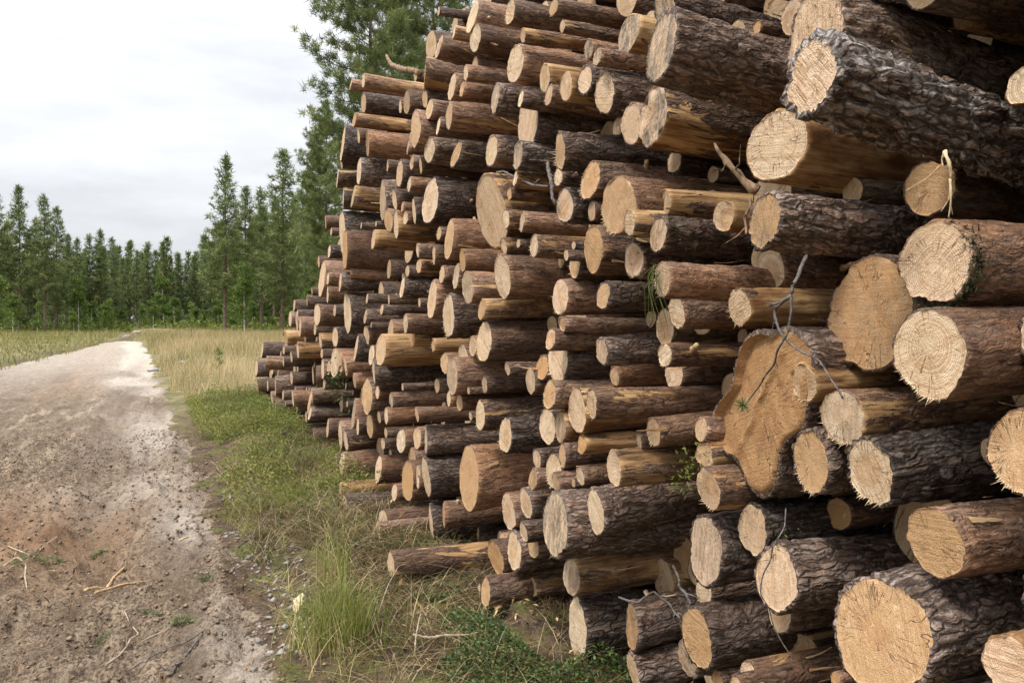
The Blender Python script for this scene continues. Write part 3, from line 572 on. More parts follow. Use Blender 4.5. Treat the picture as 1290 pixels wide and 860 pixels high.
def mat_cut():
    m = NT('sawn_wood')
    raw, v, rnd, R, G, B = obj_vec(m)
    wob = m.add('ShaderNodeTexNoise'); m.put(wob.inputs['Vector'], v); wob.inputs['Scale'].default_value = 7; wob.inputs['Detail'].default_value = 2
    pith = m.add('ShaderNodeCombineXYZ')
    m.put(pith.inputs[1], m.math('MULTIPLY', m.math('SUBTRACT', rnd, .5), .035)); m.put(pith.inputs[2], m.math('MULTIPLY', m.math('SINE', m.math('MULTIPLY', rnd, 91)), .014))
    flat = m.vmath('MULTIPLY', raw, (0, 1, 1))
    c = m.vmath('SUBTRACT', flat, pith.outputs[0])
    cw = m.vmath('ADD', c, m.vmath('MULTIPLY', m.vmath('SUBTRACT', wob.outputs['Color'], (.5, .5, .5)), (0, .022, .022)))
    r = m.vmath('LENGTH', cw)
    ring = m.math('SINE', m.math('MULTIPLY', r, 1150))
    ring2 = m.noise(m.math('MULTIPLY', r, 1), 90, 2, .6)
    comb = m.add('ShaderNodeCombineXYZ'); m.put(comb.inputs[0], m.math('MULTIPLY', r, 1)); m.put(comb.inputs[1], rnd)
    ring2 = m.noise(comb.outputs[0], 150, 2, .6)
    n1 = m.noise(v, 14, 4, .6); n2 = m.noise(v, 55, 4, .65); n3 = m.noise(v, 240, 2, .6)
    # saw strokes: straight or slightly curved bands at an angle of the log's own
    ang = m.math('MULTIPLY', rnd, 40.0)
    sx = m.math('ADD', m.math('MULTIPLY', m.math('COSINE', ang), m.vmath('DOT_PRODUCT', raw, (0, 1, 0))), m.math('MULTIPLY', m.math('SINE', ang), m.vmath('DOT_PRODUCT', raw, (0, 0, 1))))
    sc = m.add('ShaderNodeCombineXYZ'); m.put(sc.inputs[0], m.math('ADD', sx, m.math('MULTIPLY', n1, .02))); m.put(sc.inputs[1], m.math('ADD', rnd, m.math('MULTIPLY', n1, .05)))
    saw = m.noise(sc.outputs[0], 95, 3, .7)
    band = m.noise(sc.outputs[0], 24, 3, .6)
    pale = m.mix(m.ramp(n1, .3, .7), (.68, .535, .355), (.83, .70, .51))
    dark = m.mix(m.ramp(n1, .3, .7), (.42, .215, .08), (.58, .35, .16))
    hue = m.ramp(m.math('SINE', m.math('MULTIPLY', rnd, 777)), -.9, .9)
    pale = m.mix(hue, pale, (.74, .56, .40))
    dark = m.mix(hue, dark, (.50, .30, .13))
    col = m.mix(R, pale, dark)
    col = m.mix(m.ramp(band, .5, .68, 0, .55), col, (.47, .285, .135))
    col = m.mix(m.math('MULTIPLY', m.ramp(R, 1.1, 1.9), m.ramp(n1, .3, .65, .35, .95)), col, (.33, .165, .062))
    # heartwood
    heart = m.math('MULTIPLY', m.math('SUBTRACT', 1, m.ramp(r, .030, .062)), m.ramp(m.math('SINE', m.math('MULTIPLY', rnd, 313)), -.1, .6, .0, .6))
    col = m.mix(m.math('MULTIPLY', heart, m.ramp(n1, .3, .6, .5, 1)), col, (.47, .24, .095))
    core = m.ramp(r, .006, .03)
    col = m.mix(m.math('MULTIPLY', core, m.ramp(ring, -.2, 1, 0, .5)), col, (.36, .19, .085))
    col = m.mix(m.math('MULTIPLY', core, m.ramp(ring2, .48, .66, 0, .55)), col, (.42, .24, .11))
    col = m.mix(m.math('MULTIPLY', m.ramp(saw, .5, .66), m.math('ADD', .22, m.math('MULTIPLY', G, .45))), col, (.33, .175, .075))
    col = m.mix(m.ramp(n2, .55, .75, 0, .45), col, (.40, .24, .12))
    col = m.mix(m.ramp(n2, .28, .42, .4, 0), col, (.80, .66, .46))
    # radial drying checks and dark specks
    ax = m.add('ShaderNodeSeparateXYZ'); m.put(ax.inputs[0], cw)
    th = m.math('ARCTAN2', ax.outputs[1], ax.outputs[2])
    tc = m.add('ShaderNodeCombineXYZ'); m.put(tc.inputs[0], m.math('ADD', m.math('MULTIPLY', th, 3.2), m.math('MULTIPLY', n1, .5))); m.put(tc.inputs[1], m.math('MULTIPLY', rnd, 40)); m.put(tc.inputs[2], m.math('MULTIPLY', r, 6))
    chk = m.math('ABSOLUTE', m.math('SUBTRACT', m.noise(tc.outputs[0], 1.4, 2, .5), .5))
    chkm = m.math('MULTIPLY', m.ramp(chk, .0, .018, 1, 0), m.math('MULTIPLY', core, m.ramp(m.noise(v, 9, 2), .46, .6, 0, .8)))
    col = m.mix(chkm, col, (.16, .08, .035))
    col = m.mix(m.ramp(n3, .54, .68, 0, .5), col, (.30, .17, .08))
    col = m.mix(m.ramp(n3, .40, .30, 0, .45), col, (.84, .70, .50))
    speck = m.ramp(m.noise(v, 95, 2, .5), .70, .76)
    col = m.mix(m.math('MULTIPLY', speck, .6), col, (.10, .06, .035))
    # weathered grey / brown stained ends
    gn = m.ramp(m.noise(m.scale(v, (1, 26, 9)), 1, 4, .65), .3, .62)
    col = m.mix(m.math('MULTIPLY', gn, B, clamp=True), col, m.mix(m.ramp(n2, .3, .7), (.085, .062, .045), (.33, .265, .195)))
    # a faint reddish edge under the bark
    h = m.math('ADD', m.math('MULTIPLY', saw, m.math('ADD', .5, m.math('MULTIPLY', G, 1.6))), m.math('ADD', m.math('MULTIPLY', n3, .5), m.math('MULTIPLY', n2, .6)))
    h = m.math('ADD', h, m.math('MULTIPLY', m.noise(m.scale(v, (1, 70, 22)), 1, 3, .7), m.math('MULTIPLY', B, 2.0)))
    h = m.math('SUBTRACT', h, m.math('MULTIPLY', chkm, 1.2))
    m.bump(h, .8, .006)
    return m.out(col, .78)

def mat_plain(name, c0, c1, scale=30, rough=.8, bump=.4, stretch=(1, 1, 1), dist=.004):
    m = NT(name)
    raw, v, rnd, R, G, B = obj_vec(m)
    n = m.noise(m.scale(v, stretch), scale, 5, .6)
    m.bump(n, bump, dist)
    return m.out(m.mix(m.ramp(n, .3, .7), c0, c1), rough)

def mat_blades(name, stops, rough=.6, trans=.0):
    """plant fibre whose colour runs along the per-blade attribute 'tint' """
    m = NT(name)
    t = m.attr('tint')
    nd = m.add('ShaderNodeValToRGB'); m.put(nd.inputs[0], t)
    cr = nd.color_ramp
    while len(cr.elements) < len(stops): cr.elements.new(.5)
    for e, (p, c) in zip(cr.elements, stops): e.position = p; e.color = c + (1,)
    if trans:
        tr = m.add('ShaderNodeBsdfTranslucent'); mx = m.add('ShaderNodeMixShader'); mx.inputs[0].default_value = trans
        m.l.new(nd.outputs[0], tr.inputs[0]); m.l.new(m.bsdf.outputs[0], mx.inputs[1]); m.l.new(tr.outputs[0], mx.inputs[2])
        m.l.new(mx.outputs[0], m.n['Material Output'].inputs[0])
    return m.out(nd.outputs[0], rough)

BARK, CUT = mat_bark(), mat_cut()
SPLINTER = mat_plain('torn_fibre', (.55, .40, .22), (.78, .64, .42), 60, .7, .3)
TWIG = mat_plain('twig_bark', (.06, .05, .045), (.20, .175, .16), 45, .8, .5)
TWIG_PALE = mat_plain('bleached_twig', (.26, .20, .14), (.48, .39, .28), 45, .8, .4)
STRIPPED = mat_plain('stripped_wood', (.30, .17, .075), (.66, .48, .27), 6, .6, .6, (1.2, 14, 14), .006)

# ------------------------------------------------------------------ the logs
TONE = {  # redness, greyness, stripped share
 'd': (.22, .26, .16), 'r': (.9, .08, .42), 'o': (.65, .06, .80), 'm': (.6, .16, .48), 'g': (.05, 1.0, .28), 'w': (.3, 0, 1.9)}
def log_shape(r, seed, hpx, big, tanphi, plate, length, outline=None, rough_end=0.):
    """local frame: +X runs into the stack, the sawn end sits at x = 0"""
    rg = np.random.default_rng(seed)
    na = int(np.clip(hpx * .95, 16, 110))
    dense = 1.0 if hpx > 45 else .7
    step = max(2 * PI * r / na * 1.25, .006)
    nx = int(np.clip(dense / step, 6, 110))
    xs = np.concatenate([np.linspace(0, dense, nx), np.linspace(dense, length, 9)[1:]])
    th = np.linspace(0, 2 * PI, na, endpoint=False)
    X, T = np.meshgrid(xs, th, indexing='ij')
    cs, sn = np.cos(T), np.sin(T)
    ph = rg.uniform(0, 99, 3)
    if outline is not None:
        base = np.interp(T, np.linspace(0, 2 * PI, len(outline) + 1), np.append(outline, outline[0]))
        k = smooth(0, 1.4, X); base = base * (1 - k) + r * k
        base = base * (1 + .015 * vnoise(p3(X * 2, cs * 4, sn * 4) + ph, 3) + .008 * vnoise(p3(X * 6, cs * 11, sn * 11) + ph, 63))
    else:
        base = r * (1 + .085 * vnoise(p3(X * .9, cs * 1.1, sn * 1.1) + ph, 1) + .05 * vnoise(p3(X * 4, cs * 2.6, sn * 2.6) + ph, 2) + .018 * vnoise(p3(X * 14, cs * 5, sn * 5) + ph, 16))
        base = base * (1 + .02 * np.cos(2 * T + ph[0]) ) * (1 - .012 * X)
    wood0 = base[0].copy()
    if hpx > 16:
        wood0 = base[0].copy()
        q = p3(X * 10, cs * r * 30, sn * r * 30) + ph
        q[..., 0] += .5 * vnoise(q * .8, 7); q[..., 1] += .3 * vnoise(q * .9 + 5, 8)
        e = voro_edge(q, 5) if hpx > 34 else .3
        pl = smooth(.0, .30, e)
        fine = vnoise(p3(X * 70, cs * r * 110, sn * r * 110) + ph, 9)
        sheet = vnoise(p3(X * 6, cs * r * 28, sn * r * 28) + ph, 11)
        base = base + plate * ((pl - .75) * .008 + .005 * sheet * pl) + .0016 * fine
        # knots: a few swollen whorl bumps
        for _ in range(rg.integers(1, 4)):
            kx, kt = rg.uniform(.12, .9), rg.uniform(0, 2 * PI)
            dd = ((X - kx) / .035) ** 2 + (np.angle(np.exp(1j * (T - kt))) * r / .028) ** 2
            base = base + .010 * np.exp(-dd)
    if hpx > 18 and outline is None:
        for _ in range(rg.integers(0, 3)):             # a strip of bark torn away at the sawn edge
            t0, wd, dl = rg.uniform(0, 2 * PI), rg.uniform(.25, .7), rg.uniform(.03, .14)
            base = base - r * rg.uniform(.03, .09) * smooth(1, .6, np.abs(np.angle(np.exp(1j * (T - t0)))) / wd) * smooth(dl * 1.15, dl * .85, X + .02 * vnoise(p3(cs * 6, sn * 6, X * 20) + ph, 15))
            wood0 = np.minimum(wood0, base[0] + .004)
    bend = rg.normal(0, .028, 2) * (0 if outline is not None else 1)
    Yl, Zl = base * cs + bend[0] * X * X * np.exp(-X * .5), base * sn + bend[1] * X * X * np.exp(-X * .5)
    fall = np.clip(1 - X / .35, 0, 1)
    Xs = X + fall * (Yl * tanphi[0] + Zl * tanphi[1])
    # ragged saw edge
    edge = np.exp(-X / .01)
    Xs = Xs + edge * .004 * vnoise(p3(cs * 9, sn * 9, X * 0) + ph, 4)
    V = np.stack([Xs, Yl, Zl], -1).reshape(-1, 3)
    fq = grid_faces(len(xs), na, True)
    # rim of bark round the sawn face, then the face itself (another mesh)
    bt = np.clip(.035 * r + plate * .004, .002, .011)
    inner = 1 - bt / r * (1 + .5 * vnoise(p3(np.cos(th) * 4, np.sin(th) * 4, 0 * th) + ph, 6))
    wr = np.minimum(wood0 * inner - plate * .003, base[0] - .0015) / base[0]
    rim = V[:na].copy(); rim[:, 1] *= wr; rim[:, 2] *= wr
    rim[:, 0] = V[:na, 0] - .0015
    V2 = np.concatenate([V, rim, [[length, 0, 0]]])
    n0 = len(V); a = np.arange(na); b = (a + 1) % na
    fr = np.stack([a, n0 + a, n0 + b, b], -1)
    last = (len(xs) - 1) * na
    ft = np.stack([last + b, last + a, np.full(na, n0 + na)], -1)
    # sawn face: concentric rings
    nr = int(np.clip(hpx / 7, 2, 14)) if outline is None else 40
    fs = np.concatenate([[1, .97], np.linspace(.9, 0, nr)[:-1]]); nr = len(fs)
    Fc = []
    for k, s in enumerate(fs):
        p = rim * np.array([1, s, s]); p[:, 0] = rim[:, 0] if not k else p[:, 1] * tanphi[0] + p[:, 2] * tanphi[1]
        if k:
            if outline is not None:
                dg = (p[:, 1] * .80 + p[:, 2] * .60) + .012 * vnoise(p3(p[:, 1] * 18, p[:, 2] * 18, 0 * p[:, 1]), 61)
                p[:, 0] += .20 * np.maximum(0, dg - .015) - .10 * np.maximum(0, -dg - .05) - .012 * np.exp(-((dg - .012) / .012) ** 2)
                p[:, 0] += .0022 * vnoise(p3(p[:, 1] * 40 - p[:, 2] * 30, p[:, 1] * 6 + p[:, 2] * 8, 0 * p[:, 1]), 62) * (1 if s < .97 else 0)
            rr = p3(p[:, 1] * 30, p[:, 2] * 30, 0 * p[:, 1]) + ph
            p[:, 0] += .0016 * vnoise(rr, 12) + rough_end * (.010 * vnoise(rr * .5, 13) + .012 * vnoise(p3(p[:, 1] * 60, p[:, 2] * 12, 0 * p[:, 1]) + ph, 14))
        Fc.append(p)
    Fc = np.concatenate(Fc + [Fc[-1].mean(0, keepdims=True) if nr > 1 else np.array([[0., 0, 0]])])
    ff = grid_faces(nr, na, True)[:, ::-1]
    l0 = (nr - 1) * na
    f3 = np.stack([l0 + b, l0 + a, np.full(na, nr * na)], -1)
    # the far end, only so that the log is closed
    return V2, [np.concatenate([fq, fr]), ft], Fc, [ff, f3], rim

def splinters(rim, seed, hpx, r):
    """torn fibres standing off the sawn edge"""
    rg = np.random.default_rng(seed + 7)
    n = int(np.clip(hpx * 1.6, 16, 170)); na = len(rim)
    c = rg.normal(-1.7, .8); vs, fs = [], []
    for k in range(n):
        i = int((c + rg.normal(0, .75)) / (2 * PI) * na) % na
        p = rim[i]; rad = np.array([0, p[1], p[2]]); rad = rad / (np.linalg.norm(rad) + 1e-9)
        tang = np.array([0, -rad[2], rad[1]])
        L = min(r * abs(rg.normal(.0, .12)) + .003, .03) * (1.5 if rg.random() < .06 else .7); w = rg.uniform(.0006, .0018)
        d = rad * rg.uniform(-.2, .7) + np.array([-rg.uniform(.2, 1.2), 0, 0]) + tang * rg.normal(0, .25); d /= np.linalg.norm(d)
        b0 = p * np.array([1, .97, .97]); dep = np.array([w * .8, 0, 0]) + rad * w * .5
        tip = b0 + d * L + np.array([0, 0, -.15 * L])
        o = len(vs) * 4
        vs.append([b0 - tang * w, b0 + tang * w, b0 + dep, tip])
        fs += [[o, o + 1, o + 3], [o + 1, o + 2, o + 3], [o + 2, o, o + 3]]
    return np.array(vs).reshape(-1, 3), np.array(fs)

BUTT = [(420,300),(470,285),(500,318),(545,285),(600,292),(645,340),(648,400),(628,470),(618,560),(600,605),(545,640),(512,690),(492,790),(462,830),(425,828),(385,765),(350,700),(300,672),(272,620),(276,572),(305,530),(350,480),(360,415),(388,345)]
def butt_outline(Xf):
    pts = []
    for u, w in BUTT:
        px, py = 780 + u / 2.529, 300 + w / 2.529
        a = (px - 645) / F_PX; t = Xf / (SN + CN * a)
        pts.append((t * (CN - SN * a), H + t * (400 - py) / F_PX))
    P = np.array(pts); c = P.mean(0); Q = P - c
    # walk densely along the outline and keep it as radius over angle
    Q = np.concatenate([Q, Q[:1]]); dens = np.concatenate([np.linspace(Q[i], Q[i + 1], 20, endpoint=False) for i in range(len(Q) - 1)])
    ang = np.arctan2(dens[:, 1], dens[:, 0]) % (2 * PI); rad = np.hypot(dens[:, 0], dens[:, 1])
    grid = np.linspace(0, 2 * PI, 120, endpoint=False)
    out = []
    for g in grid:
        d = np.abs(np.angle(np.exp(1j * (ang - g)))); out.append(rad[d < .06].max() if (d < .06).any() else rad[d.argmin()])
    out = np.array(out)
    for _ in range(2): out = (np.roll(out, 1) + 2 * out + np.roll(out, -1)) / 4
    return c, out

def tone(b, rg):
    R, G, B = TONE[b]
    return (float(np.clip(R + rg.normal(0, .12), 0, 1)), float(np.clip(G + rg.normal(0, .10), 0, 1)), float(np.clip(B + rg.normal(0, .10), 0, 1)), 1)
def loose_bark(seed, r, hpx, mats):
    """thin curled strips half torn from the bark"""
    rg = np.random.default_rng(seed + 21); parts = []
    for _ in range(rg.integers(2, 6)):
        x0, t0 = rg.uniform(.0, .5), rg.uniform(-.6, 3.8); L, w = rg.uniform(.04, .16), rg.uniform(.006, .02)
        n = 7; s = np.linspace(0, 1, n); lift = .004 + rg.uniform(.0, .028) * s ** 2; ww = w * (1 - .7 * s) * (1 + .2 * rg.standard_normal(n))
        sg = rg.choice([-1, 1]); xx = x0 + sg * s * L; tt = t0 + rg.normal(0, .15) * s
        P = np.stack([xx, (r + lift) * np.cos(tt), (r + lift) * np.sin(tt)], -1); tg = np.stack([0 * s, -np.sin(tt), np.cos(tt)], -1); nn = np.stack([0 * s, np.cos(tt), np.sin(tt)], -1)
        ring = np.stack([P - tg * ww[:, None] / 2, P + nn * .001, P + tg * ww[:, None] / 2, P - nn * .0015], 1)
        V = ring.reshape(-1, 3); f = grid_faces(n, 4, True); parts.append((V, np.concatenate([f, [[0, 1, 2, 3], [4 * n - 1, 4 * n - 2, 4 * n - 3, 4 * n - 4]]]), np.zeros((0, 3), int)))
    V, f = merge(parts)
    return make_mesh('loose_bark', V, f, mats=mats, shade=False)
def stub(seed, r):
    rg = np.random.default_rng(seed + 33); x, t = rg.uniform(.06, .45), rg.uniform(.4, 3.6); L = rg.uniform(.012, .05)
    d = np.array([-.3 * rg.random(), math.cos(t), math.sin(t)]); b = np.array([x, (r - .01) * math.cos(t), (r - .01) * math.sin(t)])
    V, q, t3 = tube([b, b + d * (L + .01) * .5, b + d * (L + .012)], [.016, .011, .009], 9, seed, .08)
    return make_mesh('branch_stub', V, [q, t3], mats=[STRIPPED])
GROUP = 'logs of the roadside timber stack'
stack_rest = []
for k, (Y, z, X, r, b, hpx, px, label, opt) in enumerate(LOGS):
    rg = np.random.default_rng(1000 + k)
    hp = hpx * .8                                     # pixels in the rendered picture
    up = np.clip((z - 1.5) / 1.0, 0, 1)
    yaw = math.radians(opt.get('yaw', rg.normal(1.0 + 1.5 * up, 2.0))); pitch = math.radians(opt.get('pitch', rg.normal(1.2 * up, 1.2)))
    ty, tz = math.tan(math.radians(rg.normal(1.6, 4.2)) + yaw), math.tan(math.radians(rg.normal(0, 5)))
    if 'q' in opt:
        a = (px - 645) / F_PX
        ty = ((SN + CN * a) - opt['q']) / (CN - SN * a)
        ty = math.tan(math.atan(ty) + yaw)
    length = rg.uniform(3.9, 4.6)
    outline = None
    plate = {'d': 1.0, 'g': 1.7, 'm': .5, 'r': .35, 'o': .35, 'w': .2}[b] * (1 if not opt.get('big') else 1.25)
    if not label:
        stack_rest.append((Y, z, X, r)); continue
    loc = (X, Y, z)
    if opt.get('name') == 'butt':
        X = 1.81; c, outline = butt_outline(X); loc = (X, c[0], c[1]); r = float(outline.mean()); hp = 150; ty = .08; tz = -.05
    nm = 'pine_log'
    V, fb, Fc, ff, rim = log_shape(r, 500 + k, hp, opt.get('big'), (ty, tz), plate, length, outline, 1.0 if opt.get('name') == 'grey' or b == 'w' else (.35 if opt.get('f') else .08))
    o = link(nm, make_mesh(nm, V, fb, mats=[BARK]), None, loc, (0, pitch, yaw))
    o.color = tone(b, rg)
    tag(o, label, 'log', GROUP)
    e = link('cut_end', make_mesh('cut_end', Fc, ff, mats=[CUT]), o)
    brown = float(np.clip(rg.choice([rg.normal(.08, .1), rg.normal(.5, .18), rg.normal(.95, .15)], p=[.58, .26, .16]), 0, 1))
    sawm = float(np.clip(rg.normal(.3, .3), 0, 1)); grey = float(rg.uniform(.4, .9) if rg.random() < .13 else np.clip(rg.normal(.0, .25), 0, .5))
    if opt.get('saw'): sawm = 1.3
    if opt.get('name') == 'butt': brown = 2.; sawm = .6
    if opt.get('name') == 'grey' or 'averted' in label or 'weathered end turned' in label: grey = 1.0; brown = .2
    if opt.get('dark'): grey = .5; brown = 1.
    if 'orange heart' in label: brown = .8
    e.color = (brown, sawm, grey, 1)
    if opt.get('f') or rg.random() < .2:
        v, f_ = splinters(rim, 500 + k, hp * (1 if opt.get('f') else .5), r)
        s = link('frayed_edge', make_mesh('frayed_edge', v, f_, mats=[SPLINTER], shade=False), o)

PLACED = {o['label']: o for o in bpy.data.objects if o.get('category') == 'log'}
for k, (Y, z, X, r, b, hpx, px, label, opt) in enumerate(LOGS):
    if label not in PLACED or hpx < 26 or opt.get('name') == 'butt': continue
    rg = np.random.default_rng(4000 + k); o = PLACED[label]
    if rg.random() < .55:
        e = link('loose_bark', loose_bark(k, r * 1.01, hpx, [STRIPPED if rg.random() < .55 else BARK]), o); e.color = o.color
    if rg.random() < .22 or 'pink-ended dark' in label: link('branch_stub', stub(k, r), o)
    if 'edged by black moss' in label:
        n = 700; t = rg.normal(-.35, .75, n); q = r * (1 + rg.normal(-.02, .05, n)); x = np.abs(rg.normal(0, .018, n)) - .003
        P = np.stack([x, -q * np.cos(t), q * np.sin(t)], -1); d = rg.standard_normal((n, 3)) * .006; s_ = rg.standard_normal((n, 3)) * .0025
        V = np.stack([P - s_, P + s_, P + d], 1).reshape(-1, 3)
        link('moss', make_mesh('moss', V, np.arange(3 * n).reshape(-1, 3), mats=[mat_plain('black_moss', (.012, .014, .007), (.06, .065, .025), 60)], shade=False), o)

# ---- the rest of the stack: the small dim ends deep between the traced ones, one mass
placed = np.array([(l[0], l[1], l[3]) for l in LOGS])
def top_of(Y):
    return float(np.interp(Y, [-3.5, 6.5, 9.2, 9.8, 11.4, 14.2, 17.8, 19.2], [4.1, 4.15, 3.75, 2.7, 2.15, 1.5, .95, .3]))
fill = []
rg = np.random.default_rng(3)
pl = [tuple(p) for p in placed]
for trial in range(26000):
    rr = rg.uniform(.032, .10) if trial > 4000 else rg.uniform(.09, .15)
    Y = rg.uniform(-1.5, 18.6); tp = top_of(Y)
    z = rg.uniform(rr - .02, tp - rr)
    if z < rr - .02: continue
    A = np.array(pl); dd = np.hypot(A[:, 0] - Y, A[:, 1] - z)
    if ((A[:, 2] + rr - dd) > .36 * np.minimum(rr, A[:, 2])).any(): continue
    pl.append((Y, z, rr)); fill.append((Y, z, rr))
vs, fqs, fts, mi4, mi3, off = [], [], [], [], [], 0
inview = lambda Y, z: Y > .75 and z < 1.6 + .47 * 1.72 / .4 * 2
for (Y, z, rr, X) in [(f[0], f[1], f[2], None) for f in fill] + [(s[0], s[1], s[3], s[2]) for s in stack_rest]:
    if X is None:
        seen = 1.1 < Y and not (z > 2.45 and Y < 1.9)
        X = D + (rg.uniform(.22, .9) if seen else rg.uniform(-.12, .25))
    n = 28 if Y < 9 else 12
    th = np.linspace(0, 2 * PI, n, endpoint=False); xs = np.array([0, 0, .25, .6, 1.2, 5.9 - X])
    q = np.array([.94, 1, 1, .99, .98, .95])
    pa = rg.uniform(0, 6.28, 3); wob = .045 * np.cos(2 * th + pa[0]) + .025 * np.cos(3 * th + pa[1]) + .018 * np.cos(5 * th + pa[2]) + .008 * rg.standard_normal(n)
    VV = np.stack([np.broadcast_to(xs[:, None] + X, (6, n)), Y + rr * q[:, None] * np.cos(th) * (1 + wob), z + rr * q[:, None] * np.sin(th) * (1 + wob)], -1)
    tl = rg.normal(0, .06, 2); VV[:2, :, 0] += (VV[:2, :, 1] - Y) * tl[0] + (VV[:2, :, 2] - z) * tl[1]
    vs.append(VV.reshape(-1, 3)); vs.append(np.array([[X, Y, z]]))
    g = grid_faces(6, n, True) + off; fqs.append(g); mi4 += [0] * len(g)
    a = np.arange(n); b = (a + 1) % n
    fts.append(np.stack([off + a, np.full(n, off + 6 * n), off + b], -1)); mi3 += [1] * n
    off += 6 * n + 1
me = make_mesh('timber_mass', np.concatenate(vs), [np.concatenate(fqs), np.concatenate(fts)], mats=[BARK, CUT], midx=mi4 + mi3)
o = link('log_stack_interior', me); o.color = (.45, .1, .3, 1)
tag(o, 'shadowed mass of small log ends filling the gaps deep inside the timber stack', 'log stack', None, 'stuff')

# ------------------------------------------------------------------ ground
def road_edges(Y):
    Y = np.asarray(Y, float) / KY
    xr = np.interp(Y, [0, 3, 6, 9, 14, 20, 28, 40, 50, 57, 80], [.55, .55, .42, .40, .25, .1, -.05, -.45, -.9, -2.3, -2.3])
    xl = np.interp(Y, [0, 10, 25, 40, 50, 57, 80], [-5.2, -5.0, -4.8, -3.7, -3.1, -2.3, -2.3])
    return xl, xr
def ground_z(X, Y):
    X = np.asarray(X, float); Y = np.asarray(Y, float)
    xl, xr = road_edges(Y)
    wob = .16 * vnoise(p3(X * 1.3, Y * 1.3, 0 * X), 21) + .1 * vnoise(p3(X * 4, Y * 4, 0 * X), 22)
    inroad = smooth(-.1, .25, xr + wob - X) * smooth(-.2, .5, X - xl - wob) * smooth(68, 58, Y)
    verge = smooth(0, .9, X - xr)
    z = .05 * verge + .05 * verge * fbm(p3(X * 1.6, Y * 1.6, 0 * X), 3, 30) * (X < 1.75)
    far = smooth(17, 31, Y)
    z = z + far * verge * (.25 + .25 * vnoise(p3(X * .35, Y * .18, 0 * X), 31))
    z = z + smooth(0, 1.5, xl - X) * .12 + .1 * smooth(0, 3, xl - X) * vnoise(p3(X * .4, Y * .4, 0 * X), 33)
    near = smooth(31, 6, Y)
    # ruts running along the road, churned soil between
    rut = np.sin((X + .25 * vnoise(p3(Y * .25, 0 * Y, 0 * Y), 35)) * 2 * PI / 1.15)
    cl = fbm(p3(X * 3.6 + Y * .5, Y * 2.2, 0 * X), 5, 40, .58)
    lump = 1 - np.abs(fbm(p3(X * 7, Y * 6, 0 * X), 4, 46, .6))
    fur = vnoise(p3((X - .10 * Y) * 5.5, Y * .55, 0 * X), 37) + .5 * vnoise(p3((X - .10 * Y) * 12, Y * 1.2, 0 * X), 38)
    track = np.exp(-((X + .55 + .08 * np.sin(Y * .5)) / .30) ** 2) + np.exp(-((X + 2.35 + .08 * np.sin(Y * .5)) / .32) ** 2)
    lug = np.sign(np.sin(Y * 2 * PI / .16 + 5 * np.abs(X + .55))) * smooth(.2, .6, track) * smooth(-.1, .35, vnoise(p3(X * .7, Y * .4, 0 * X), 39))
    z = z + inroad * near * (.030 * fur - .075 * track + .012 * lug)
    z = z + inroad * (-.02 + .014 * rut + .060 * cl * (.4 + .6 * near) + .050 * (lump - .6) * near)
    z = z + (1 - inroad) * near * .03 * fbm(p3(X * 6, Y * 6, 0 * X), 4, 50)
    z = z - .05 * smooth(1.8, 2.3, X) * smooth(20, 17, Y)
    return z, inroad
def graded(lo, dense0, dense1, hi, step, grow):
    a = list(np.arange(dense0, dense1, step)); s = step; x = a[-1]
    while x < hi: s *= grow; x += s; a.append(x)
    s = step; x = a[0]; b = []
    while x > lo: s *= grow; x -= s; b.append(x)
    return np.array(b[::-1] + a)
gx = graded(-900, -2.1, 2.0, 900, .021, 1.09)
gy = graded(-300, 2.9, 10.5, 1500, .03, 1.03)
GX, GY = np.meshgrid(gx, gy, indexing='ij')
GZ, ROAD = ground_z(GX, GY)
GROUND = NT('sandy_road_and_verge_soil')
m = GROUND
geo = m.add('ShaderNodeNewGeometry'); pos = geo.outputs['Position']
road = m.attr('road'); pale = m.attr('pale'); rust = m.attr('rust'); dry = m.attr('dry')
n1 = m.noise(pos, 1.6, 5, .6); n2 = m.noise(pos, 9, 5, .65); n3 = m.noise(pos, 48, 4, .7); n4 = m.noise(pos, 190, 2, .6)
sand = m.mix(m.ramp(n2, .3, .7), (.14, .098, .064), (.35, .265, .18))
sand = m.mix(m.ramp(n3, .45, .58, 0, .9), sand, (.05, .034, .022))
sx_ = m.add('ShaderNodeSeparateXYZ'); m.put(sx_.inputs[0], pos)
cx_ = m.add('ShaderNodeCombineXYZ'); m.put(cx_.inputs[0], m.math('MULTIPLY', m.math('SUBTRACT', sx_.outputs[0], m.math('MULTIPLY', sx_.outputs[1], .10)), 4.5)); m.put(cx_.inputs[1], m.math('MULTIPLY', sx_.outputs[1], .6))
fu = m.noise(cx_.outputs[0], 1.0, 5, .62)
sand = m.mix(m.ramp(fu, .5, .64, 0, .7), sand, (.085, .055, .034))
sand = m.mix(m.ramp(fu, .44, .34, 0, .6), sand, (.40, .31, .215))
sand = m.mix(m.math('MULTIPLY', rust, m.ramp(n2, .2, .65)), sand, (.24, .135, .07))
sand = m.mix(m.math('MULTIPLY', pale, m.ramp(n2, .22, .55)), sand, (.50, .44, .37))
sand = m.mix(m.ramp(n4, .63, .72, 0, .7), sand, (.50, .43, .35))
sand = m.mix(m.ramp(n4, .36, .28, 0, .6), sand, (.05, .035, .025))
sand = m.mix(m.math('MULTIPLY', m.attr('damp_shade'), m.ramp(n2, .25, .6, .2, .6)), sand, m.mix(n3, (.060, .038, .022), (.15, .10, .062)))  # darkens the wheel tracks: rut shade put into the colour, plus damp soil
soil = m.mix(m.ramp(n2, .35, .65), (.045, .030, .020), (.135, .085, .05))
soil = m.mix(m.ramp(n3, .5, .7), soil, (.19, .14, .085))
moss = m.mix(m.ramp(n3, .3, .7), (.05, .058, .014), (.165, .155, .045))
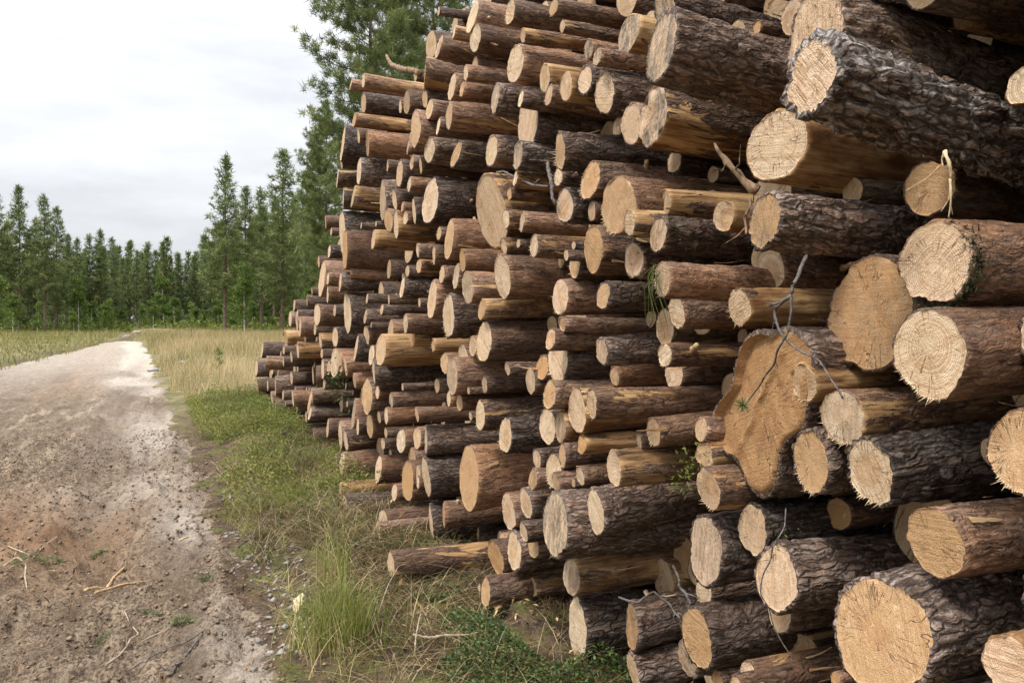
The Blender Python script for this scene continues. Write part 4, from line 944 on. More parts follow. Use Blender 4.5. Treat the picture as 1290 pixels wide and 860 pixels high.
soil = m.mix(m.ramp(m.noise(pos, 3.2, 4, .6), .46, .6), soil, moss)
gfar = m.mix(m.ramp(n1, .35, .65), (.10, .10, .035), (.25, .20, .10))
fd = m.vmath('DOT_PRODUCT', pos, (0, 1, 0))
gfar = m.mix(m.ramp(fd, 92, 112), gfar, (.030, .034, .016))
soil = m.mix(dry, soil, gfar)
edge = m.ramp(m.math('ADD', road, m.math('MULTIPLY', m.math('SUBTRACT', n2, .5), .9)), .42, .62)
m.bump(m.math('ADD', m.math('MULTIPLY', n3, 1.0), m.math('ADD', m.math('MULTIPLY', n2, .8), m.math('MULTIPLY', n4, .25))), .8, .03)
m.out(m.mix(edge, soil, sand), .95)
xl, xr = road_edges(GY)
wb = vnoise(p3(GX * .8, GY * .5, 0 * GX), 61)
palem = np.exp(-((GX - (xr - .55 + .3 * wb)) / .5) ** 2) * smooth(6.2, 9, GY) * (.55 + .6 * vnoise(p3(GX * 1.4, GY * .6, 0 * GX), 65)) + .7 * np.exp(-((GX - xr + .15) / .2) ** 2) * smooth(5.4, 4.1, GY) * .6
palem = palem + smooth(14, 36, GY) * .6
palem = palem + .9 * np.exp(-(((GX - .17) / .18) ** 2 + ((GY - 6.9) / .7) ** 2))
rustm = np.exp(-(((GX + .75) / .75) ** 2 + ((GY - 7.5) / 1.5) ** 2)) * 1.1 + .6 * smooth(16, 22, GY) * np.exp(-((GX - xr + 2.0) / .6) ** 2)
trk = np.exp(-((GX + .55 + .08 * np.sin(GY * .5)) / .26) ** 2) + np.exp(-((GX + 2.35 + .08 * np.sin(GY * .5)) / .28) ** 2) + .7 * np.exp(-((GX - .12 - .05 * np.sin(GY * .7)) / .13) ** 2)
damp_shade = np.clip(trk * (.75 + .7 * vnoise(p3(GX * 2.2, GY * .7, 0 * GX), 83)), 0, 1) * smooth(40, 20, GY)  # mask for shade painted into the rut bottoms, mixed with damp soil
dry = smooth(11, 19, GY) * (GX > -1.5) + smooth(-.2, .9, xl - GX + .5 * vnoise(p3(GX * .7, GY * .7, 0 * GX), 64))
def sheet(name, X, Y, Z, mats, attrs):
    V = np.stack([X, Y, Z], -1).reshape(-1, 3)
    return link(name, make_mesh(name, V, grid_faces(X.shape[0], X.shape[1], False)[:, ::-1], mats=mats, attrs={k: a.ravel() for k, a in attrs.items()}))
g = sheet('ground', GX, GY, GZ, [m.m], dict(road=ROAD, pale=np.clip(palem, 0, 1), rust=np.clip(rustm, 0, 1), dry=np.clip(dry, 0, 1), damp_shade=damp_shade))
if g.data.polygons[0].normal.z < 0: g.data.flip_normals()
g['kind'] = 'structure'
def gz(X, Y): return ground_z(np.atleast_1d(np.asarray(X, float)), np.atleast_1d(np.asarray(Y, float)))[0]

# ------------------------------------------------------------------ blades, leaves, twigs
def blades(name, X, Y, h, lean, width, tint, mat, seed=0, segs=3, droop=.5, zoff=0.):
    rg = np.random.default_rng(seed); n = len(X)
    Z = gz(X, Y) + zoff
    az = rg.uniform(0, 2 * PI, n); fa = rg.uniform(0, PI, n)
    V = np.zeros((n, segs * 2 + 1, 3)); tt = np.linspace(0, 1, segs + 1)
    for i, s in enumerate(tt):
        off = lean * h * (s * .5 + droop * s * s)
        cx_, cy_ = X + np.cos(az) * off, Y + np.sin(az) * off
        cz = Z + h * (s - .25 * lean * s * s) - .01
        w = width * (1 - s) ** .7 * .5 + (0 if i == segs else 1e-4)
        if i < segs:
            V[:, 2 * i] = np.stack([cx_ - np.cos(fa) * w, cy_ - np.sin(fa) * w, cz], -1)
            V[:, 2 * i + 1] = np.stack([cx_ + np.cos(fa) * w, cy_ + np.sin(fa) * w, cz], -1)
        else: V[:, 2 * i] = np.stack([cx_, cy_, cz], -1)
    k = segs * 2 + 1; base = (np.arange(n) * k)[:, None]
    quads = np.concatenate([base + np.array([[2 * i, 2 * i + 1, 2 * i + 3, 2 * i + 2]]) for i in range(segs - 1)]) if segs > 1 else np.zeros((0, 4), int)
    tri = base + np.array([[2 * segs - 2, 2 * segs - 1, 2 * segs]])
    return make_mesh(name, V.reshape(-1, 3), [quads, tri], mats=[mat], attrs=dict(tint=np.repeat(tint, k)))
def leaves(name, P, size, tint, mat, seed=0, aspect=.6, up=.5):
    """small oval leaves, each a folded four-corner face"""
    rg = np.random.default_rng(seed); n = len(P)
    d = rg.standard_normal((n, 3)); d[:, 2] = np.abs(d[:, 2]) * .6; d /= np.linalg.norm(d, axis=1)[:, None]
    nn = rg.standard_normal((n, 3)) * (1 - up); nn[:, 2] += up * 1.5
    s = np.cross(d, nn); s /= np.linalg.norm(s, axis=1)[:, None] + 1e-9
    sz = (size * rg.uniform(.6, 1.25, n))[:, None]
    q = np.cross(s, d)
    V = np.stack([P, P + d * sz * .45 + s * sz * aspect * .5 + q * sz * .1, P + d * sz, P + d * sz * .45 - s * sz * aspect * .5 + q * sz * .1], 1)
    return make_mesh(name, V.reshape(-1, 3), np.arange(n * 4).reshape(n, 4), mats=[mat], attrs=dict(tint=np.repeat(tint, 4)))
M_GRASS = mat_blades('green_grass', [(0, (.055, .080, .016)), (.4, (.125, .155, .03)), (.7, (.24, .23, .06)), (1, (.42, .32, .15))], .55, .3)
M_DRY = mat_blades('dry_grass', [(0, (.18, .17, .06)), (.4, (.42, .33, .16)), (1, (.60, .47, .27))], .7, .3)
M_BERRY = mat_blades('berry_leaf', [(0, (.022, .045, .012)), (.5, (.055, .095, .024)), (.8, (.13, .17, .04)), (1, (.22, .13, .04))], .4, .25)
M_BUSH = mat_blades('bilberry_leaf', [(0, (.075, .10, .018)), (.5, (.17, .215, .035)), (.8, (.27, .29, .06)), (1, (.24, .14, .05))], .5, .3)
M_LITTER = mat_blades('bark_flakes', [(0, (.03, .018, .012)), (.5, (.12, .065, .035)), (.8, (.26, .14, .06)), (1, (.58, .42, .24))], .8)
M_HEATH = mat_blades('heather_sprig', [(0, (.05, .032, .02)), (.45, (.10, .065, .035)), (.7, (.11, .105, .035)), (1, (.24, .11, .05))], .8, .1)
rg = np.random.default_rng(11)
def scatter(n, x0, x1, y0, y1, keep=None, seed=0):
    r_ = np.random.default_rng(seed); X = r_.uniform(x0, x1, n); Y = r_.uniform(y0, y1, n)
    if keep is not None:
        k = keep(X, Y, r_); X, Y = X[k], Y[k]
    return X, Y
def on_verge(X, Y, r_, lo=.0, hi=1.7, gap=.0):
    _, xr = road_edges(Y)
    c = vnoise(p3(X * 1.8, Y * 1.8, 0 * X), 71)
    return (X > xr + lo + .15 * vnoise(p3(X * 3, Y * 3, 0 * X), 72)) & (c > gap)
def stuff(name, me, label, cat):
    o = link(name, me); tag(o, label, cat, None, 'stuff'); return o
# short verge grass
X, Y = scatter(40000, .5, 1.9, 2.8, 18, lambda X, Y, r: on_verge(X, Y, r, .12, gap=.05) & (r.uniform(0, 1, len(X)) < .2 + .65 * smooth(4.2, 8.5, Y)), 1)
n = len(X); stuff('grass', blades('grass', X, Y, rg.uniform(.04, .19, n) * (1 + .6 * np.clip(vnoise(p3(X * 1.7, Y * 1.7, 0 * X), 92), -.5, 1)), rg.uniform(.3, 1.5, n), rg.uniform(.003, .006, n), np.clip(rg.normal(.40, .26, n) + .4 * vnoise(p3(X * 2, Y * 2, 0 * X), 67), 0, 1), M_GRASS, 2), 'short green and yellowing grass along the verge between road and timber', 'grass')
X, Y = scatter(4200, .6, 1.8, 3, 11, lambda X, Y, r: on_verge(X, Y, r, .1, gap=-.5), 6)
n = len(X); stuff('straw', blades('straw', X, Y, rg.uniform(.06, .26, n), rg.uniform(.6, 3.2, n), rg.uniform(.002, .0045, n), np.clip(rg.normal(.75, .2, n), 0, 1), M_DRY, 16), 'dead bleached straw lying over the mossy verge', 'grass')
# heather, dead needles and fine twigs at the foot of the stack
X, Y = scatter(60000, .6, 2.1, 2.4, 11, lambda X, Y, r: on_verge(X, Y, r, .25, gap=-.3) & (vnoise(p3(X * 2.2, Y * 2.2, 0 * X), 75) > -.15), 3)
n = len(X); stuff('heather', blades('heather', X, Y, rg.uniform(.02, .11, n), rg.uniform(.4, 2.6, n), rg.uniform(.003, .006, n), np.clip(rg.normal(.4, .28, n), 0, 1), M_HEATH, 4), 'brown heather and needle litter on the bank at the foot of the stack', 'heather')
X, Y = scatter(9000, .9, 2.1, 2.6, 16, lambda X, Y, r: on_verge(X, Y, r, .35, gap=-.6) & (r.uniform(0, 1, len(X)) < smooth(.95, 1.6, X)), 23)
n = len(X); stuff('bark_litter', leaves('bark_litter', np.stack([X, Y, gz(X, Y) + rg.uniform(0, .03, n)], -1), rg.uniform(.012, .055, n), np.clip(rg.normal(.5, .3, n), 0, 1), M_LITTER, 24, .35, .8), 'flakes of bark and torn wood littering the ground at the foot of the stack', 'bark litter')
# lingonberry carpet in front
def clump_points(n, x0, x1, y0, y1, hmax, seed, freq=3.0, thr=.0, keep=None):
    X, Y = scatter(n, x0, x1, y0, y1, keep, seed); r_ = np.random.default_rng(seed + 1)
    c = vnoise(p3(X * freq, Y * freq, 0 * X), seed); k = c > thr
    X, Y, c = X[k], Y[k], c[k]
    Z = gz(X, Y) + r_.uniform(0, 1, len(X)) * hmax * np.clip(.35 + c, .15, 1)
    return np.stack([X, Y, Z], -1)
P = clump_points(30000, .95, 2.05, 2.6, 4.6, .13, 81, 3.4, -.2, lambda X, Y, r: X > 1.0 + (Y - 2.6) * .16)
n = len(P); stuff('lingonberry_plants', leaves('lingonberry_plants', P, np.full(n, .019), np.clip(rg.normal(.5, .22, n), 0, 1), M_BERRY, 5, .62, .6), 'low glossy green lingonberry plants carpeting the ground below the stack', 'ground cover')
# bilberry scrub farther along the verge
P = clump_points(52000, .5, 1.8, 7, 17, .36, 91, 1.9, .08, lambda X, Y, r: on_verge(X, Y, r, .18, gap=-.9))
n = len(P); stuff('bilberry_scrub', leaves('bilberry_scrub', P, np.full(n, .026), np.clip(rg.normal(.5, .25, n) + .3 * vnoise(P * 1.5, 69), 0, 1), M_BUSH, 6, .6, .4), 'bright yellow green bilberry scrub between the road and the far end of the stack', 'ground cover')
# tall pale grass beyond
X, Y = scatter(70000, -4, 14, 16.5, 76, lambda X, Y, r: (X > road_edges(Y)[1] + .1 + .3 * vnoise(p3(X * 1.1, Y * .7, 0 * X), 78)) & ~((X > 1.65) & (Y < 19)) & (X < .6 + Y * .17) & (r.uniform(0, 1, len(X)) < np.clip(1.25 - Y / 90, .25, 1)), 7)
n = len(X); stuff('dry_grass', blades('dry_grass', X, Y, rg.uniform(.25, .62, n), rg.uniform(.1, .7, n), rg.uniform(.009, .02, n), np.clip(rg.normal(.5, .25, n) + .45 * vnoise(p3(X * .4, Y * .25, 0 * X), 68), 0, 1), M_DRY, 8, 2), 'tall straw coloured grass on the verge beyond the timber stack', 'grass')
# grass bank on the far side of the road
X, Y = scatter(52000, -44, -3, 24, 122, lambda X, Y, r: (X < road_edges(Y)[0] + .25 + .5 * vnoise(p3(X * .6, Y * .6, 0 * X), 66)) & (X > -.42 * Y - 1), 9)
n = len(X); stuff('grass_bank', blades('grass_bank', X, Y, rg.uniform(.12, .45, n), rg.uniform(.2, 1., n), rg.uniform(.02, .05, n), np.clip(rg.normal(.62, .25, n), 0, 1), M_GRASS, 10, 2), 'yellow green rough grass on the bank across the sandy road', 'grass')
# ground litter on the road: clods
def lumps(n, x0, x1, y0, y1, s0, s1, seed, keep):
    X, Y = scatter(n, x0, x1, y0, y1, keep, seed); r_ = np.random.default_rng(seed); n = len(X)
    base = np.array([[1, 0, 0], [-1, 0, 0], [0, 1, 0], [0, -1, 0], [0, 0, 1], [0, 0, -1]], float)
    tri = np.array([[0, 2, 4], [2, 1, 4], [1, 3, 4], [3, 0, 4], [2, 0, 5], [1, 2, 5], [3, 1, 5], [0, 3, 5]])
    s = s0 * (s1 / s0) ** (r_.uniform(0, 1, n) ** 2.2)
    V = base[None] * (s[:, None, None] * r_.uniform(.5, 1.3, (n, 6, 1))) * np.array([1, 1, .6]) + r_.normal(0, .12, (n, 6, 3)) * s[:, None, None]
    V = V + np.stack([X, Y, gz(X, Y) + s * .2], -1)[:, None]
    return make_mesh('lumps', V.reshape(-1, 3), (np.arange(n)[:, None, None] * 6 + tri[None]).reshape(-1, 3), shade=True)
M_CLOD = mat_plain('dry_clod', (.075, .05, .032), (.30, .22, .15), 22, .95, .6)
M_CLODP = mat_plain('pale_clod', (.16, .145, .13), (.38, .36, .335), 22, .95, .6)
o = stuff('soil_clods', lumps(26000, -2.6, .75, 2.8, 13, .003, .022, 12, lambda X, Y, r: X < road_edges(Y)[1] + .25), 'crumbs and clods of churned soil scattered over the road', 'soil'); o.data.materials.append(M_CLOD)
o = stuff('pale_clods', lumps(1500, .3, 1.05, 4.0, 8.4, .006, .030, 13, lambda X, Y, r: (np.abs(X - .62 - .04 * (Y - 4.8)) < .22) & (vnoise(p3(X * 2.5, Y * 2.5, 0 * X), 14) > -.05)), 'pale grey lumps of dried soil and lichen along the road edge', 'soil'); o.data.materials.append(M_CLODP)

X, Y = scatter(5200, -2.4, .7, 2.8, 13, lambda X, Y, r: (X < road_edges(Y)[1] + .2) & (vnoise(p3(X * 1.5, Y * .8, 0 * X), 26) > -.1), 25)
n = len(X); stuff('road_litter', leaves('road_litter', np.stack([X, Y, gz(X, Y) + .004], -1), rg.uniform(.01, .075, n) ** 1.0, np.clip(rg.normal(.4, .3, n), 0, 1), M_LITTER, 27, .13, .9), 'bits of bark, twig and needle pressed into the road soil', 'bark litter')
# ------------------------------------------------------------------ single plants and litter
def img_ground(px, py):
    a = (px - 645) / F_PX; t = H * F_PX / (py - 400.0)
    X, Y = at_ray(px, t); return X, Y, float(gz(X, Y)[0])
M_TUSS = mat_blades('tussock_grass', [(0, (.08, .12, .02)), (.45, (.20, .25, .05)), (.75, (.38, .34, .12)), (1, (.58, .47, .24))], .5, .3)
def tussock(px, py, n, h, spread, seed, label, tmean):
    X0, Y0, _ = img_ground(px, py); r_ = np.random.default_rng(seed)
    X = X0 + r_.normal(0, spread, n); Y = Y0 + r_.normal(0, spread, n)
    me = blades('grass_tussock', X, Y, h * r_.uniform(.35, 1.0, n) ** 1.0, np.abs(r_.normal(.25, .3, n)), r_.uniform(.003, .0065, n), np.clip(r_.normal(tmean, .2, n), 0, 1), M_GRASS, seed, 5, .7)
    me.materials.clear(); me.materials.append(M_TUSS)
    tag(link('grass_tussock', me), label, 'grass', 'tussocks on the verge')
tussock(425, 812, 620, .40, .085, 31, 'tall bright green grass tussock at the road edge before the berry plants', .45)
tussock(405, 826, 160, .28, .09, 32, 'straw coloured tufts leaning out over the soil beside the tall green tussock', .85)
tussock(418, 742, 70, .55, .06, 33, 'loose stand of thin seeding stalks behind the tall green tussock', .55)
tussock(370, 636, 260, .34, .10, 34, 'bushy yellow green tussock below the slanting stick on the bank', .5)
tussock(345, 650, 150, .22, .12, 35, 'low moss green tussock on the bank by the pale sand patch', .45)
tussock(268, 830, 0 + 8, .05, .01, 36, 'tiny grass sprout alone in the churned road soil', .3)
def sprig(px, py, size, seed, label):
    X, Y, Z = img_ground(px, py); r_ = np.random.default_rng(seed)
    n = 320; a = r_.uniform(0, 2 * PI, n); rr = size * np.sqrt(r_.uniform(0, 1, n))
    me = blades('pine_sprig', X + np.cos(a) * rr, Y + np.sin(a) * rr, r_.uniform(.02, .05, n), r_.uniform(.6, 2.2, n), np.full(n, .0035), np.clip(r_.normal(.3, .2, n), 0, 1), M_NEEDLE, seed, 2)
    tag(link('pine_sprig', me), label, 'pine sprig', 'torn pine sprigs on the road')
M_NEEDLE = mat_blades('pine_needles', [(0, (.065, .090, .035)), (.5, (.155, .20, .07)), (.85, (.25, .28, .095)), (1, (.34, .32, .11))], .6, .35)
for px, py, s, lb in ((35, 702, .10, 'largest green pine sprig on the road, lying under the crossed dead twigs'), (68, 692, .05, 'small green sprig touching the largest sprig on the road'), (110, 643, .05, 'green pine sprig alone on the rust coloured soil'),
        (125, 681, .035, 'small green sprig beside the broken bark strip on the road'), (202, 739, .035, 'fresh green sprig in a hollow between the two bark strips'), (139, 781, .04, 'dark green sprig near the thin forked twig'),
        (192, 767, .03, 'small green sprig above the thin forked twig'), (230, 790, .04, 'green sprig in a small hole right of the thin forked twig'), (262, 739, .02, 'tiny green sprig close to the grey lichen clods')):
    sprig(px, py, s, int(px * 7 + py), lb)
def sticks(name, chains, label, cat, mat, parts=None, group=None, seed=0):
    ms = []
    for pts, r0, r1 in chains:
        r_ = np.random.default_rng(seed + 5); P = np.array(pts, float); k = max(2, 5 - len(P))
        P = np.concatenate([np.linspace(P[i], P[i + 1], k, endpoint=False) for i in range(len(P) - 1)] + [P[-1:]])
        seg = np.linalg.norm(P[-1] - P[0]) / len(P); P[1:-1] += r_.normal(0, .10 * seg, P[1:-1].shape)      # kinks
        ms.append(tube(P, np.linspace(r0, r1, len(P)), 7, seed, .2)); seed += 1
        for _ in range(2 if r0 < .012 and len(pts) > 2 else 0):                                              # side shoots
            i = r_.integers(1, len(P) - 1); d = (P[i + 1] - P[i]); d = d / (np.linalg.norm(d) + 1e-9) + r_.normal(0, .7, 3) * [.4, 1, 1]
            l = r_.uniform(.015, .05); ms.append(tube([P[i], P[i] + d * l * .5, P[i] + d * l + r_.normal(0, .006, 3)], [r1 * .9, r1 * .7, r1 * .4], 5, seed, .2))
    V, f = merge(ms); o = link(name, make_mesh(name, V, f, mats=[mat])); tag(o, label, cat, group); return o
def gp(px, py, up=.012):
    X, Y, Z = img_ground(px, py); return (X, Y, Z + up)
for ch, lb, mt in (
    ([([gp(203, 860), gp(225, 833), gp(250, 811)], .008, .006), ([gp(160, 828), gp(215, 818), gp(250, 811), gp(275, 795), gp(295, 770)], .004, .003)], 'grey forked dead branch lying across the churned road soil', TWIG),
    ([([gp(133, 826), gp(160, 800), gp(172, 785), gp(157, 770)], .006, .003), ([gp(172, 792), gp(215, 792)], .003, .002)], 'thin forked pale twig on the road below the sprigs', TWIG_PALE),
    ([([gp(107, 725), gp(135, 713), gp(157, 703)], .011, .007)], 'reddish bark strip lying on the road, nearer the largest sprig', STRIPPED),
    ([([gp(120, 742), gp(155, 728), gp(183, 716)], .009, .006)], 'pale bark strip lying on the road below the reddish one', STRIPPED),
    ([([gp(2, 702), gp(20, 698), gp(30, 708), gp(34, 722)], .008, .005), ([gp(10, 683), gp(60, 700), gp(110, 704)], .005, .003), ([gp(50, 686), gp(72, 668)], .006, .004)], 'crossed dead twigs lying over the largest green sprig', TWIG_PALE),
    ([([gp(305, 860), gp(318, 846), gp(322, 838)], .009, .006)], 'short dark stick half sunk in soil at the road edge', TWIG),
    ([([gp(300, 690), gp(330, 668, .02), gp(345, 655, .04)], .006, .004)], 'thin grey stick at the edge of the mossy bank', TWIG),
    ([([gp(332, 590, .03), gp(350, 570, .10), gp(366, 553, .16)], .010, .007)], 'straight grey stick slanting up from the bank by the stack', TWIG),
    ([([gp(520, 828, .05), gp(560, 826, .06), gp(605, 822, .05)], .006, .004), ([gp(522, 840, .02), gp(530, 818, .10), gp(553, 806, .05)], .004, .003)], 'grey twig arching over the lingonberry plants', TWIG_PALE),
    ([([gp(440, 830, .05), gp(470, 812, .08), gp(500, 745, .1), gp(560, 720, .08)], .003, .002)], 'long bent straw lying from the tussock to the lowest logs', TWIG_PALE),
    ([([gp(735, 836, .02), gp(765, 850, .03), gp(790, 856, .02)], .009, .006), ([gp(755, 846, .02), gp(780, 840, .03)], .005, .003)], 'reddish broken twig on the ground below the bottom logs', TWIG)):
    sticks('dead_branch', ch, lb, 'branch', mt, seed=RND.randrange(999))
def chip(px, py, L, w, lean, label, mat, seed):
    X, Y, Z = img_ground(px, py); r_ = np.random.default_rng(seed); n = 9
    s = np.linspace(0, 1, n); ww = w * np.sin(PI * np.clip(s * .85 + .1, 0, 1)) * (1 + .25 * r_.standard_normal(n))
    top = np.stack([s * L, ww / 2, .004 + .3 * w * np.sin(s * 3)], -1); bot = top * np.array([1, -1, 1])
    V = np.concatenate([top, bot, top - [0, 0, .007], bot - [0, 0, .007]]); f = []
    for i in range(n - 1):
        f += [[i, i + 1, n + i + 1, n + i], [2 * n + i, 3 * n + i, 3 * n + i + 1, 2 * n + i + 1], [i, 2 * n + i, 2 * n + i + 1, i + 1], [n + i, n + i + 1, 3 * n + i + 1, 3 * n + i]]
    f += [[0, n, 3 * n, 2 * n], [n - 1, 3 * n - 1, 4 * n - 1, 2 * n - 1]]
    o = link('wood_chip', make_mesh('wood_chip', V, np.array(f), mats=[mat], shade=False), None, (X, Y, Z + .03), lean); tag(o, label, 'wood chip')
chip(372, 780, .10, .05, (0.5, -1.1, .3), 'pale flake of wood standing in the tussock at the road edge', SPLINTER, 1)
chip(622, 782, .15, .03, (0, -.25, .9), 'orange strip of torn wood lying below the knotty lowest log', STRIPPED, 2)
chip(650, 782, .10, .03, (.2, -.1, .5), 'brown bark scrap beside the orange strip of torn wood', STRIPPED, 3)
chip(225, 690, .10, .02, (0, 0, .8), 'small orange chip on the road beside the pale sand patch', STRIPPED, 4)
def stone(px, py, s, label, flat=.6):
    X, Y, Z = img_ground(px, py); n, m_ = 14, 9
    th = np.linspace(0, 2 * PI, n, endpoint=False); ph = np.linspace(-PI / 2, PI / 2, m_)
    P, T = np.meshgrid(ph, th, indexing='ij'); d = p3(np.cos(P) * np.cos(T), np.cos(P) * np.sin(T), np.sin(P))
    rr = s * (1 + .35 * vnoise(d * 1.7 + px, 3)); V = d * rr[..., None] * np.array([1.3, 1, flat])
    o = link('stone', make_mesh('stone', V.reshape(-1, 3), grid_faces(m_, n, True), mats=[M_STONE]), None, (X, Y, Z + s * flat * .5)); tag(o, label, 'stone')
M_STONE = mat_plain('pale_granite', (.22, .215, .21), (.42, .41, .40), 5, .9, .5)
stone(160, 426, .3, 'large pale boulder by the far bend of the road', .5); stone(172, 427, .2, 'smaller pale boulder beside the large one at the far bend')
stone(193, 467, .14, 'pale stone at the road edge before the dry grass', .5); stone(230, 466, .09, 'small pale stone in the dry grass by the road')

# ------------------------------------------------------------------ dead branches caught in the stack
def hang(pts):
    """list of (photo column, photo row, distance right of the camera) -> points"""
    o = []
    for px, py, X in pts:
        a = (px - 645) / F_PX; X = X + .07; t = X / (SN + CN * a); o.append((X, t * (CN - SN * a), H + t * (400 - py) / F_PX))
    return o
o = sticks('forked_twig', [(hang([(1016, 322, 1.62), (1003, 350, 1.57), (997, 372, 1.55), (976, 388, 1.54), (976, 405, 1.54), (990, 432, 1.53), (1030, 455, 1.53), (1050, 478, 1.52), (1062, 502, 1.53)], ), .006, .002),
    (hang([(997, 372, 1.55), (998, 388, 1.54), (990, 425, 1.53), (975, 460, 1.55), (955, 490, 1.60), (940, 508, 1.66)]), .004, .002), (hang([(997, 372, 1.55), (985, 380, 1.53), (967, 386, 1.53)]), .005, .003)], 'dark forked pine twig hanging across the forked butt log', 'branch', TWIG, seed=3)
P = np.array(hang([(936, 510, 1.64)]))[0]
r_ = np.random.default_rng(3); n = 90
V = np.zeros((n, 4, 3)); dirs = r_.standard_normal((n, 3)); dirs /= np.linalg.norm(dirs, axis=1)[:, None]; sd = np.cross(dirs, r_.standard_normal((n, 3))) * .0012
V[:, 0] = P - sd; V[:, 1] = P + sd; V[:, 2] = P + dirs * .028 + sd * .3; V[:, 3] = P + dirs * .028 - sd * .3
link('needles', make_mesh('needles', V.reshape(-1, 3), np.arange(n * 4).reshape(n, 4), mats=[M_NEEDLE], attrs=dict(tint=np.full(n * 4, .5))), o)
TORN = mat_plain('torn_branch', (.07, .045, .03), (.36, .24, .14), 7, .8, .8, (5, 5, 1.5), .006)
o = sticks('snapped_branch', [(hang([(955, 240, 1.63), (936, 228, 1.60), (920, 208, 1.57), (905, 188, 1.56), (900, 181, 1.56)]), .017, .004), (hang([(915, 205, 1.56), (911, 214, 1.55), (908, 216, 1.54)]), .003, .001), (hang([(925, 216, 1.58), (932, 206, 1.57), (931, 199, 1.57)]), .004, .001), (hang([(945, 250, 1.60), (938, 275, 1.57), (940, 295, 1.57)]), .006, .003)], 'upright snapped branch stub with torn bark between the ringed log and black log', 'branch', TORN, seed=5)
o = sticks('hanging_splinter', [(hang([(1190, 190, 1.30), (1196, 205, 1.30), (1198, 225, 1.31)]), .004, .002), (hang([(1197, 225, 1.31), (1199, 240, 1.31), (1195, 274, 1.32)]), .0028, .0012), (hang([(1190, 190, 1.30), (1186, 200, 1.30), (1188, 210, 1.30)]), .003, .001)], 'white torn splinter hanging below the jutting grey-plated log', 'splinter', SPLINTER, seed=6)
sticks('dead_branch', [(hang([(990, 640, 1.62), (975, 690, 1.5), (962, 720, 1.5), (958, 745, 1.5), (975, 790, 1.55), (1000, 830, 1.6)]), .0022, .0015)], 'thin dark stem curving over the saw-scored log low in the stack', 'branch', TWIG, seed=8)
sticks('dead_branch', [(hang([(848, 712, 1.9), (860, 740, 1.86), (870, 760, 1.8)]), .006, .005), (hang([(780, 752, 1.7), (805, 760, 1.68), (822, 744, 1.7), (842, 762, 1.75), (857, 778, 1.75)]), .005, .003)], 'grey broken twig wedged in the dark gap above the bottom logs', 'branch', TWIG, seed=9)
sticks('dead_branch', [(hang([(690, 205, 1.75), (697, 235, 1.70), (700, 258, 1.68)]), .010, .008), (hang([(626, 217, 1.75), (650, 222, 1.73), (690, 235, 1.75)]), .006, .006)], 'grey dead sticks poking out beside the diagonally striped log', 'branch', TWIG, seed=10)
sticks('dead_branch', [(hang([(487, 70, 1.75), (492, 80, 1.72), (510, 86, 1.72), (530, 92, 1.8)]), .012, .028)], 'crooked branch sticking up on top of the far logs against the pines', 'branch', TORN, seed=11)
def green_tuft(pts, n, L, label, seed):
    P0 = np.array(hang(pts)); r_ = np.random.default_rng(seed); ms = []
    for i in range(n):
        p = P0[r_.integers(len(P0))] + r_.normal(0, .012, 3); l = L * r_.uniform(.5, 1.1); a = r_.normal(0, .25, 2)
        q = [p, p + np.array([-.02 + a[0] * .06, a[1] * .1, -.3 * l]), p + np.array([a[0] * .1, a[1] * .25, -l])]
        ms.append(tube(q, [.0013, .0011, .0006], 4, i))
    V, f = merge(ms); o = link('hanging_grass', make_mesh('hanging_grass', V, f, mats=[M_GRASS], attrs=dict(tint=np.full(len(V), .35)))); tag(o, label, 'grass')
green_tuft([(828, 335, 1.5), (826, 345, 1.5)], 14, .19, 'long grass blades hanging from the shaggy log end', 1)
def green_spray(pts, n, size, label, seed, mat):
    P0 = np.array(hang(pts)); r_ = np.random.default_rng(seed)
    P = P0[r_.integers(0, len(P0), n)] + r_.normal(0, size, (n, 3)) * np.array([.5, 1, 1])
    me = leaves('leafy_spray', P, np.full(n, size * .6), np.clip(r_.normal(.4, .2, n), 0, 1), mat, seed, .4, .1); tag(link('leafy_spray', me), label, 'leaves')
green_spray([(862, 590, 1.66), (858, 610, 1.66), (872, 575, 1.68)], 130, .03, 'green moss and sprig tuft caught beside the square white log end', 2, M_BUSH)
green_spray([(425, 488, 1.55), (418, 485, 1.5), (433, 495, 1.5)], 90, .10, 'leafy green sprig growing out of the low far end of the stack', 3, M_BERRY)
green_spray([(978, 680, 1.48), (985, 672, 1.48)], 24, .018, 'small green sprout on the saw-scored log low in the stack', 4, M_BERRY)
green_spray([(858, 285, 1.6), (855, 290, 1.6)], 60, .014, 'patch of green moss on the splintered pale wood', 6, M_BERRY)

